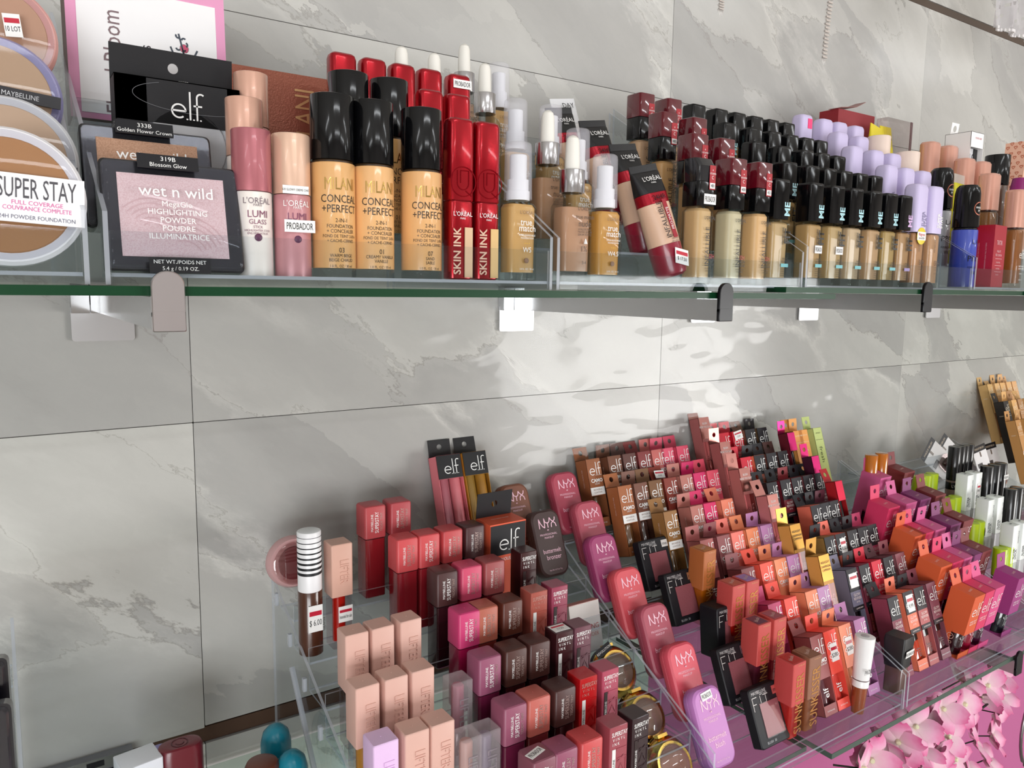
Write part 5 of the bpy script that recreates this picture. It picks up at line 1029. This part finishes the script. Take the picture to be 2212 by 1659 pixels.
t = thing('white_card_box', 'white flat box with faint red letters beside the gold compacts', 'box', (p[0]+.002, p[1], p[2]-.052), (-.22, 0, 0)); part(t, 'box', boxes('wcb', [(0, 0, .026, .040, .010, .052)]), M('e6e0dc', .5)); part(t, 'lettering', text('BAKING', .0055, .9), M('c4605c'), (.004, -.0054, .026)); part(t, 'lettering', text('POWDER', .0040, .9), M('d89890'), (.005, -.0054, .018)); part(t, 'edge', boxes('wce', [(0, 0, .0523, .040, .010, .0006)]), M('b87c74'))
def gold(p, label, pow_, first):
    t = thing('gold_compact', label, 'powder compact', p, (-.62, 0, 0), group='gold-rimmed compacts'); g = metal('d8b25c', .12)
    part(t, 'base', loft('gc0', [(0, .050, .050, .025), (.006, .052, .052, .026), (.010, .046, .046, .023)], 'y', 12), BLACKG, (0, .004, 0)); part(t, 'rim', loft('gc1', [(0, .040, .040, .020), (.004, .048, .048, .024), (.0075, .052, .052, .026), (.009, .052, .052, .026)], 'y', 12), g, (0, -.006, 0))
    part(t, 'powder', loft('gc2', [(0, .033, .033, .0165), (.0004, .034, .034, .017)], 'y', 10), powder(pow_, '7c5c50'), (0, -.0066, 0)); part(t, 'clear_dome', loft('gc3', [(0, .014, .014, .007), (.0018, .028, .028, .014), (.0042, .036, .036, .018)], 'y', 10), clear('f4f0ec', .08), (0, -.0105, 0)); part(t, 'latch', boxes('gc4', [(0, 0, .026, .012, .006, .003)]), g, (0, 0, 0))
    if first: q_ = part(t, 'label', boxes('gc5', [(0, 0, 0, .022, .0006, .008)]), BLK, (-.010, -.0062, .0225), (0, -.3, 0)); part(q_, 'lettering', text('REVOLUTION', .0024, 1), WHITE, (0, -.0005, 0))
gold((0.5042, -0.1900, -0.3879), 'gold-rimmed compact with black label, rearmost of the three', '8c7c70', True)
gold((0.5028, -0.2350, -0.4154), 'gold-rimmed compact, middle one of the three', '94786c', False)
gold((0.5004, -0.2750, -0.4418), 'gold-rimmed compact at the front, lowest of the three', '9c6c60', False)
def blushc(p, row, label, boxed=False, tabc='9c5c48'):
    b = FL('L2', row); w, h, d = .0445, .057, .012; lean = .40; top = p[2]; y = YC('L2', row)-.004
    t = thing('blush_compact', label, 'blush', (p[0], y, b+.0045), (-lean if not boxed else -.10, 0, 0), group='black blush compacts'); B = M('17151a', .5, spec=.3)
    if boxed: d = .026
    part(t, 'case', loft(('bl', boxed), [(0, w-.002, h-.002, .003), (.001, w, h, .003), (d-.001, w, h, .003), (d, w-.002, h-.002, .003)], 'y', 3), B, (0, -.006, h/2)); y0 = -.0062
    part(t, 'pan', boxes('bl_p', [(.0030, y0, .0250, .0270, .0006, .032)]), powder('b4727c', 'a8646e')); part(t, 'lettering', text('MAYBELLINE', .0030, .9), M('c8c4c4'), (-.0080, y0-.0002, .0525)); part(t, 'lettering', text('NEW YORK', .0015, 1), M('c8c4c4'), (-.002, y0-.0002, .0498))
    part(t, 'lettering', strokes('FIT', [[(0, 0), (0, 1)], [(0, 1), (.55, 1)], [(0, .5), (.4, .5)], [(.95, 0.45), (.95, 1)], [(1.3, 1), (1.9, 1)], [(1.6, .2), (1.6, 1)]], .05, .0125), M('d8d2d0'), (-.0195, y0-.0002, .0360)); q_ = part(t, 'tab_label', boxes('bl_t', [(0, 0, 0, .0095, .0004, .0080)]), M(tabc, .4), (.0165, y0-.0001, .0492)); part(q_, 'lettering', text('me', .0040, 1), BLK, (0, -.0004, 0))
    part(t, 'window', boxes('bl_w', [(.0030, y0-.0006, .0250, .0285, .0003, .0335)]), clear('f0eaea', .008, .4)); part(t, 'lettering', text('BLUSH  30', .0024, .9), M('a8a4a8'), (-.006, y0-.0002, .0045))
blushc((0.6241, -0.2620, -0.4185), 0, 'black blush compact with pink pan beside the violet tin', False, 'b04a48')
blushc((0.6221, -0.2220, -0.3920), 1, 'black blush compact with pink pan, second row, mauve tab', False, '5c4048')
blushc((0.6473, -0.1820, -0.3761), 2, 'boxed black blush with deep sides, third row beside the tins', True, '6c5058')
blushc((0.6234, -0.1420, -0.3366), 3, 'black blush compact with rosy tan pan, fourth row', False, '8c5c40')
blushc((0.6206, -0.1020, -0.3066), 4, 'black blush compact with white tab and dark pink pan, fifth row', False, 'd8d0cc')
p = (0.7620, -0.3020, -0.3701)
b = -.4560; L = p[2]-b
t = thing('tester_gloss', 'white-capped brown tester tube tilted behind the front lip', 'lip gloss', (p[0]-.004, -.302, b), (0, .06, 0)); part(t, 'tube', loft('tg1', [(0, .013, .013, .0065), (.030, .016, .016, .008)], n=7), M('8c4424', .2, coat=.6)); part(t, 'collar', cyl('tg2', .0088, .0302, .0375, .0003, n=8), M('f0eeee', .3)); part(t, 'ring', cyl('tg3', .0084, .0376, .0386, .0001, n=8), M('4c2c30')); part(t, 'cap', cyl('tg4', .0088, .0387, L, .0006, n=8, r2=.0105), M('f0eeee', .3)); part(t, 'lettering', text('PROBADOR', .0048, .8), BLK, (.004, -.0102, .050)); part(t, 'seal', cyl('tg5', .0045, L, L+.0003, .0001, n=5), M('b8b4b8'))
p = (0.8279, -0.3000, -0.3897)
t = thing('tester_oil', 'tester bottle with slanted black block cap in front of the lip oil cartons', 'lip oil', (p[0]+.010, -.298, -.4560), (0, .05, .1)); H = p[2]+.4560; part(t, 'bottle', capbox('to1', .021, .019, 0, .030, .003), M('7c5850', .15, coat=.5)); part(t, 'cap', loft('to2', [(.0302, .022, .021, .002), (H-.006, .027, .024, .002), (H, .024, .023, .002)]), M('1b1a1c', .4)); s = part(t, 'sticker', boxes('to3', [(0, 0, 0, .020, .0003, .0080)]), WHITE, (.001, -.0128, .048), (.08, 0, 0), 'white tester sticker'); part(s, 'lettering', text('PROBADOR', .0038, .8), BLK, (0, -.0004, 0))
def blister(p, label, roll, c):
    t = thing('blister_card', label, 'blister pack', p, (-.30, roll, 0), group='white blister cards'); part(t, 'card', boxes('bcd', [(0, 0, -.05, .046, .0008, .10)]), M('e6e2e2', .5)); part(t, 'header', boxes('bch', [(0, -.0006, -.005, .046, .0004, .011)]), BLK); part(t, 'lettering', text('MAKEUP BRUSH', .0035, .9), M('c8b49c'), (0, -.0010, -.005)); part(t, 'hang_slot', boxes('bcs', [(0, -.0006, -.016, .004, .0004, .009)]), M('6c5c50')); part(t, 'print', boxes('bcp', [(-.010, -.0006, -.035, .016, .0004, .008)]), M('4c4848'))
    part(t, 'blister', loft('bcb', [(0, .014, .028, .006), (.006, .026, .040, .010), (.012, .030, .044, .010)], 'y', 4), clear('ece4e4', .08), (.006, -.0128, -.060)); part(t, 'sponge', loft('bcg', [(-.034, .010, .008, .004), (-.02, .018, .009, .004), (0, .014, .008, .004)], n=4), M(c, .6), (.006, -.006, -.045))
blister((1.3242, -0.0600, -0.2656), 'white blister card with black header slumped sideways beside the lime tubes', -.85, '6c4448'); blister((1.3964, -0.0450, -0.2675), 'white blister card tucked behind the slumped one', -.80, 'b87868')
blister((1.4752, -0.0750, -0.2754), 'white blister card behind the black concealers, pale brush', -.12, '8c6054'); blister((1.5507, -0.0600, -0.2815), 'white blister card leaning on the tan cartons', -.05, 'c89078')
for k, (p, s) in enumerate((((-0.0123, -0.1750, -0.2656), 'black compact with clear tray at the frame edge, upper one'), ((-0.0114, -0.2150, -0.2783), 'black compact at the frame edge, lower one'))):
    t = thing('black_compact', s, 'powder compact', (p[0]-.024, p[1], p[2]-.03), (-.25, 0, 0)); part(t, 'case', loft('bk1', [(0, .056, .050, .004), (.010, .058, .052, .004), (.012, .055, .049, .004)], 'y', 3), M('1a181c', .25, coat=.5), (0, 0, .026)); part(t, 'clear_lid', loft('bk2', [(0, .050, .044, .004), (.002, .053, .047, .004)], 'y', 3), clear('ececf0', .06), (0, -.003, .026))
B0 = -.4638
for p, s, y in (((0.1839, -0.1000, -0.3877), 'teal domed cap bottle with barcode sticker beside the riser brace', -.100), ((0.1855, -0.1400, -0.3917), 'teal domed cap bottle in front of the barcode one', -.140)):
    t = thing('teal_bottle', s, 'bottle', (p[0], y, B0), group='teal domed bottles'); h = p[2]-B0; R = .0135
    part(t, 'bottle', cyl('tl1', R-.001, 0, .030, n=7), M('143c50', .2, coat=.5)); part(t, 'cap', loft(('tl2', round(h, 3)), [(.0302, 2*R, 2*R, R), (h-.016, 2*R-.0006, 2*R-.0006, R), (h-.007, 2*R-.005, 2*R-.005, R), (h-.002, 2*R-.014, 2*R-.014, R), (h, .004, .004, .002)], n=8), milky('1c8ca4', .75)); part(t, 'inner_bulb', cyl('tl3', .008, .031, h-.012, .003, n=6), M('0c6078', .3))
    if y > -.12: price(t, -.008, -R-.0004, h-.036, .012, .026, '||||||', (0, 0, -.5), False)
def small(nm, lab, cat, p, y, R, c, h0, flat=False):
    t = thing(nm, lab, cat, (p[0], y, B0)); h = p[2]-B0; part(t, 'body', cyl(('sm1', nm), R*.94, 0, h*.5, n=7), M(c, .35)); part(t, 'cap', loft(('sm2', nm), [(h*.502, 2*R, 2*R*(.6 if flat else 1), R), (h-.004, 2*R-.001, (2*R-.001)*(.6 if flat else 1), R), (h-.001, 2*R-.004, (2*R-.004)*(.6 if flat else 1), R), (h, 2*R-.009, (2*R-.009)*(.6 if flat else 1), R)], n=7), M(c, .3, coat=.2)); return t
t = small('red_lipstick', 'deep red oval-capped stick at the bottom edge', 'lipstick', (0.1031, -0.1100, -0.3726), -.110, .018, '6c1c28', 0, True); part(t, 'emblem', strokes('rl_e', [arc(0, 0, 1, 0, 2*PI, 20), arc(0, 0, .5, PI, 2*PI, 8)], .14, .0062), M('50101c'), (0, 0, t.children[1].data.vertices[-1].co.z+.0003), (-PI/2, 0, 0))
small('lilac_cap_bottle', 'lilac round cap between the white block and the red stick', 'bottle', (0.0908, -0.0950, -0.3822), -.095, .012, '9488cc', 0)
small('brown_cap_bottle', 'brown round cap beside the teal bottles', 'bottle', (0.1619, -0.1350, -0.3959), -.135, .0145, '6c3420', 0)
p = (0.0721, -0.1100, -0.3739)
t = thing('white_block_cap', 'white square block cap at the bottom edge beside the lilac cap', 'bottle', (p[0], -.110, B0), (0, 0, .15)); h = p[2]-B0; part(t, 'cap', capbox('wb1', .030, .026, h*.4, h, .001, .0008), M('eef0f8', .3)); part(t, 'bottle', capbox('wb2', .028, .024, 0, h*.398, .001, .0008), M('d8d8e0', .3))
p = (0.0569, -0.0120, -0.4287)
t = thing('slotted_rail', 'chrome slotted rail fixed under the tile edge', 'rail', (p[0]-.02, -.007, p[2])); part(t, 'channel', boxes('sr1', [(0, 0, 0, .085, .010, .012), (0, -.004, -.010, .085, .012, .004)]), metal('8c8c90', .25)); part(t, 'slot', boxes('sr2', [(.012, -.0052, .001, .014, .0006, .005)]), BLK)
# ------------------------------------------------------------------ film over the tiles, straps, lace, flowers
bm = bmesh.new(); nx, nz = 260, 90; G = []
from mathutils import noise
for a in range(nx+1):
    col_ = []
    for b in range(nz+1):
        x = -.5+2.3*a/nx; z = -.42+.405*b/nz
        f = noise.noise((x*3.2, 0, z*9))*.0030+noise.ridged_multi_fractal((x*4.2, 3, z*16), 1, 2, 3, 1, 2)*.0028
        col_.append(bm.verts.new((x, -.0085-f, z)))
    G.append(col_)
for a in range(nx):
    for b in range(nz): bm.faces.new((G[a][b], G[a+1][b], G[a+1][b+1], G[a][b+1]))
me = finish(bm, 'film', True, 180); FILM = clear('fcfcfc', .012, .9, .08)
o = part(None, 'plastic_film', me, FILM, (0, 0, ZO)); o['label'] = 'crinkled clear plastic film covering the tiles below the upper shelf'; o['category'] = 'film'
def strap(p, L, label, w=.009, sway=.012):
    t = thing('ruffled_strap', label, 'strap', p, group='hanging ruffled straps'); bm = bmesh.new(); n = 60; pr = None
    for k in range(n+1):
        f = k/n; z = L*f; x = sway*math.sin(f*2.6)*f; tw = 1-.45*math.exp(-((f-.62)/.1)**2); y = .0012*math.sin(k*2.1)
        a, b = bm.verts.new((x-w/2*tw+.0006*math.sin(k*3), y, z)), bm.verts.new((x+w/2*tw+.0006*math.cos(k*2.6), -y, z))
        if pr: bm.faces.new((pr[0], pr[1], b, a))
        pr = (a, b)
    bmesh.ops.solidify(bm, geom=list(bm.faces), thickness=.0008); part(t, 'band', finish(bm, 'strap', True, 60), M('ddd8d4', .8))
    part(t, 'stitch_rows', boxes(('st', round(L, 3)), [(sway*math.sin(k/38*2.6)*k/38, -.0016, L*k/38, w*.92, .0007, L/38*.45) for k in range(1, 38)]), M('c4bab2', .8)); part(t, 'frayed_end', boxes('fray', [(-.003+.0014*k, 0, -.0012*(k % 3), .0004, .0004, .004) for k in range(5)]), M('e8e4e0', .8))
strap((0.8432, -0.1500, 0.2753), .16, 'long cream ruffled strap hanging above the lavender caps')
strap((0.6597, -0.1500, 0.2948), .10, 'short cream ruffled strap end hanging beside the long one', .008, .004)
p = (1.2886, -0.1500, 0.3910)
t = thing('lace_garment', 'white lace hem hanging from above at the frame corner', 'garment', p); bm = bmesh.new(); n, mrow = 44, 30; G = []
for a in range(n+1):
    c_ = []
    for b in range(mrow+1):
        x = -.036+.16*a/n; z = .145*b/mrow+(.004*abs(math.sin(a*.55)) if b == 0 else 0)-.00*a; c_.append(bm.verts.new((x-.012*(1-b/mrow)*0, .006*math.sin(a*.5)+.004*math.sin(a*1.3+b*.2), z)))
    G.append(c_)
for a in range(n):
    for b in range(mrow):
        if b > 2 and (a*7+b*5) % 11 == 0: continue
        bm.faces.new((G[a][b], G[a+1][b], G[a+1][b+1], G[a][b+1]))
bmesh.ops.solidify(bm, geom=list(bm.faces), thickness=.0007); part(t, 'lace', finish(bm, 'lace', True, 60), milky('e2dee0', .72)); part(t, 'hem', boxes('hem', [(-.034+.0045*k, .006*math.sin(k*.62)-.001, .001, .0042, .002, .004) for k in range(34)]), M('e8e4e4', .8))
def petal_mesh(v):
    k = ('petal', v)
    if k not in MESH:
        bm = bmesh.new(); n, m_ = 8, 6; G = []; rnd = random.Random(v)
        cu, tw = rnd.uniform(.25, .7), rnd.uniform(-.3, .3)
        for a in range(n+1):
            s = a/n; wd = .0140*(math.sin(PI*min(1, s*.80+.09))**.8); row = []
            for b in range(m_+1):
                q_ = b/m_*2-1; row.append(bm.verts.new((wd*q_, .0075*cu*q_*q_+.012*s*s*cu+tw*.008*q_*s, .033*s+.001*math.cos(q_*7)*s)))
            G.append(row)
        for a in range(n):
            for b in range(m_): bm.faces.new((G[a][b], G[a][b+1], G[a+1][b+1], G[a+1][b]))
        MESH[k] = finish(bm, 'petal', True, 180)
    return MESH[k]
PET, nt, b_ = base('silk_petal'); tc = nt.nodes.new('ShaderNodeTexCoord'); sp = nt.nodes.new('ShaderNodeSeparateXYZ'); nz_ = nt.nodes.new('ShaderNodeTexNoise'); nz_.inputs['Scale'].default_value = 90; ad = nt.nodes.new('ShaderNodeMath'); ad.operation = 'MULTIPLY_ADD'; ad.inputs[1].default_value = .012
cr = nt.nodes.new('ShaderNodeValToRGB'); cr.color_ramp.elements[0].position = .012; cr.color_ramp.elements[0].color = lin('e4c8ce'); cr.color_ramp.elements[1].position = .040; cr.color_ramp.elements[1].color = lin('d4508c'); x_ = cr.color_ramp.elements.new(.027); x_.color = lin('e4a0c0')
nt.links.new(tc.outputs['Object'], sp.inputs[0]); nt.links.new(tc.outputs['Object'], nz_.inputs['Vector']); nt.links.new(nz_.outputs['Fac'], ad.inputs[0]); nt.links.new(sp.outputs['Z'], ad.inputs[2]); nt.links.new(ad.outputs[0], cr.inputs[0]); nt.links.new(cr.outputs[0], b_.inputs['Base Color']); b_.inputs['Roughness'].default_value = .6; b_.inputs['Subsurface Weight'].default_value = 0
rf = random.Random(3)
FLW = [(1.2804, -0.2200, -0.5961), (1.1242, -0.2400, -0.5537), (1.2287, -0.2300, -0.5959), (1.3534, -0.2000, -0.6625), (1.2880, -0.2000, -0.6469), (1.1376, -0.2400, -0.5933), (1.0562, -0.2500, -0.5703), (1.3924, -0.1800, -0.7175), (1.2090, -0.2200, -0.6477), (1.0069, -0.2600, -0.5699), (0.9460, -0.2700, -0.5516), (1.3589, -0.1900, -0.7439), (1.0981, -0.2400, -0.6307), (0.8902, -0.2800, -0.5465), (1.2784, -0.2000, -0.7198), (0.9823, -0.2600, -0.5980), (0.8472, -0.2900, -0.5414), (1.0700, -0.2400, -0.6530), (0.7954, -0.3000, -0.5265), (1.3501, -0.1900, -0.7830), (1.1696, -0.2200, -0.7027), (0.8901, -0.2800, -0.5833), (0.7603, -0.3100, -0.5195), (1.0078, -0.2500, -0.6460), (1.2730, -0.2000, -0.7745), (1.1544, -0.2200, -0.7350)]
OR26 = ORD+['thirteenth', 'fourteenth', 'fifteenth', 'sixteenth', 'seventeenth', 'eighteenth', 'nineteenth', 'twentieth', 'twenty-first', 'twenty-second', 'twenty-third', 'twenty-fourth', 'twenty-fifth', 'twenty-sixth']
for k, p in enumerate(FLW):
    t = thing('silk_flower', f'pink silk blossom, {OR26[k]} from the top of the spray below the shelf', 'flower', p, (rf.uniform(-.5, .5)+1.2, rf.uniform(-.6, .6), rf.uniform(-1, 1)), group='silk blossoms')
    for j in range(5): part(t, 'petal', petal_mesh(rf.randrange(6)), PET, (0, 0, 0), (PI*.5-rf.uniform(.2, .8), 0, 0)).rotation_euler = (rf.uniform(-1.25, -.7), 0, 2*PI*j/5+rf.uniform(-.2, .2))
    part(t, 'centre', cyl('fl_c', .003, 0, .006, .001, n=4), M('d8d4b0', .7)); part(t, 'stem', cyl('fl_s', .0011, -.030, 0, n=3), M('2c2c24', .7))
def wire(name, label, cat, pts, r, mat):
    t = thing(name, label, cat, pts[0]); bm = bmesh.new(); rings = []
    for i, p in enumerate(pts):
        a, b = Vector(pts[max(0, i-1)]), Vector(pts[min(len(pts)-1, i+1)]); d_ = (b-a).normalized(); u = d_.orthogonal().normalized(); v = d_.cross(u)
        rings.append([bm.verts.new(Vector(p)-Vector(pts[0])+u*r*math.cos(2*PI*j/8)+v*r*math.sin(2*PI*j/8)) for j in range(8)])
    for A, B in zip(rings, rings[1:]):
        for j in range(8): bm.faces.new((A[j], A[(j+1) % 8], B[(j+1) % 8], B[j]))
    part(t, 'rod', finish(bm, name, True, 180), mat)
q = (1.5038, -0.2000, -0.7692)
wire('metal_hoop', 'thin grey metal hoop at the frame edge beside the blossoms', 'hoop', [(q[0]+.052*math.cos(a/12*PI), q[1], q[2]+.075*math.sin(a/12*PI)) for a in range(6, 20)], .0028, metal('8c8888', .3))
wire('flower_branch', 'dark twig carrying the silk blossoms', 'branch', [FLW[i] for i in (0, 3, 8, 13, 20, 25)], .0018, M('2a2a26', .8))
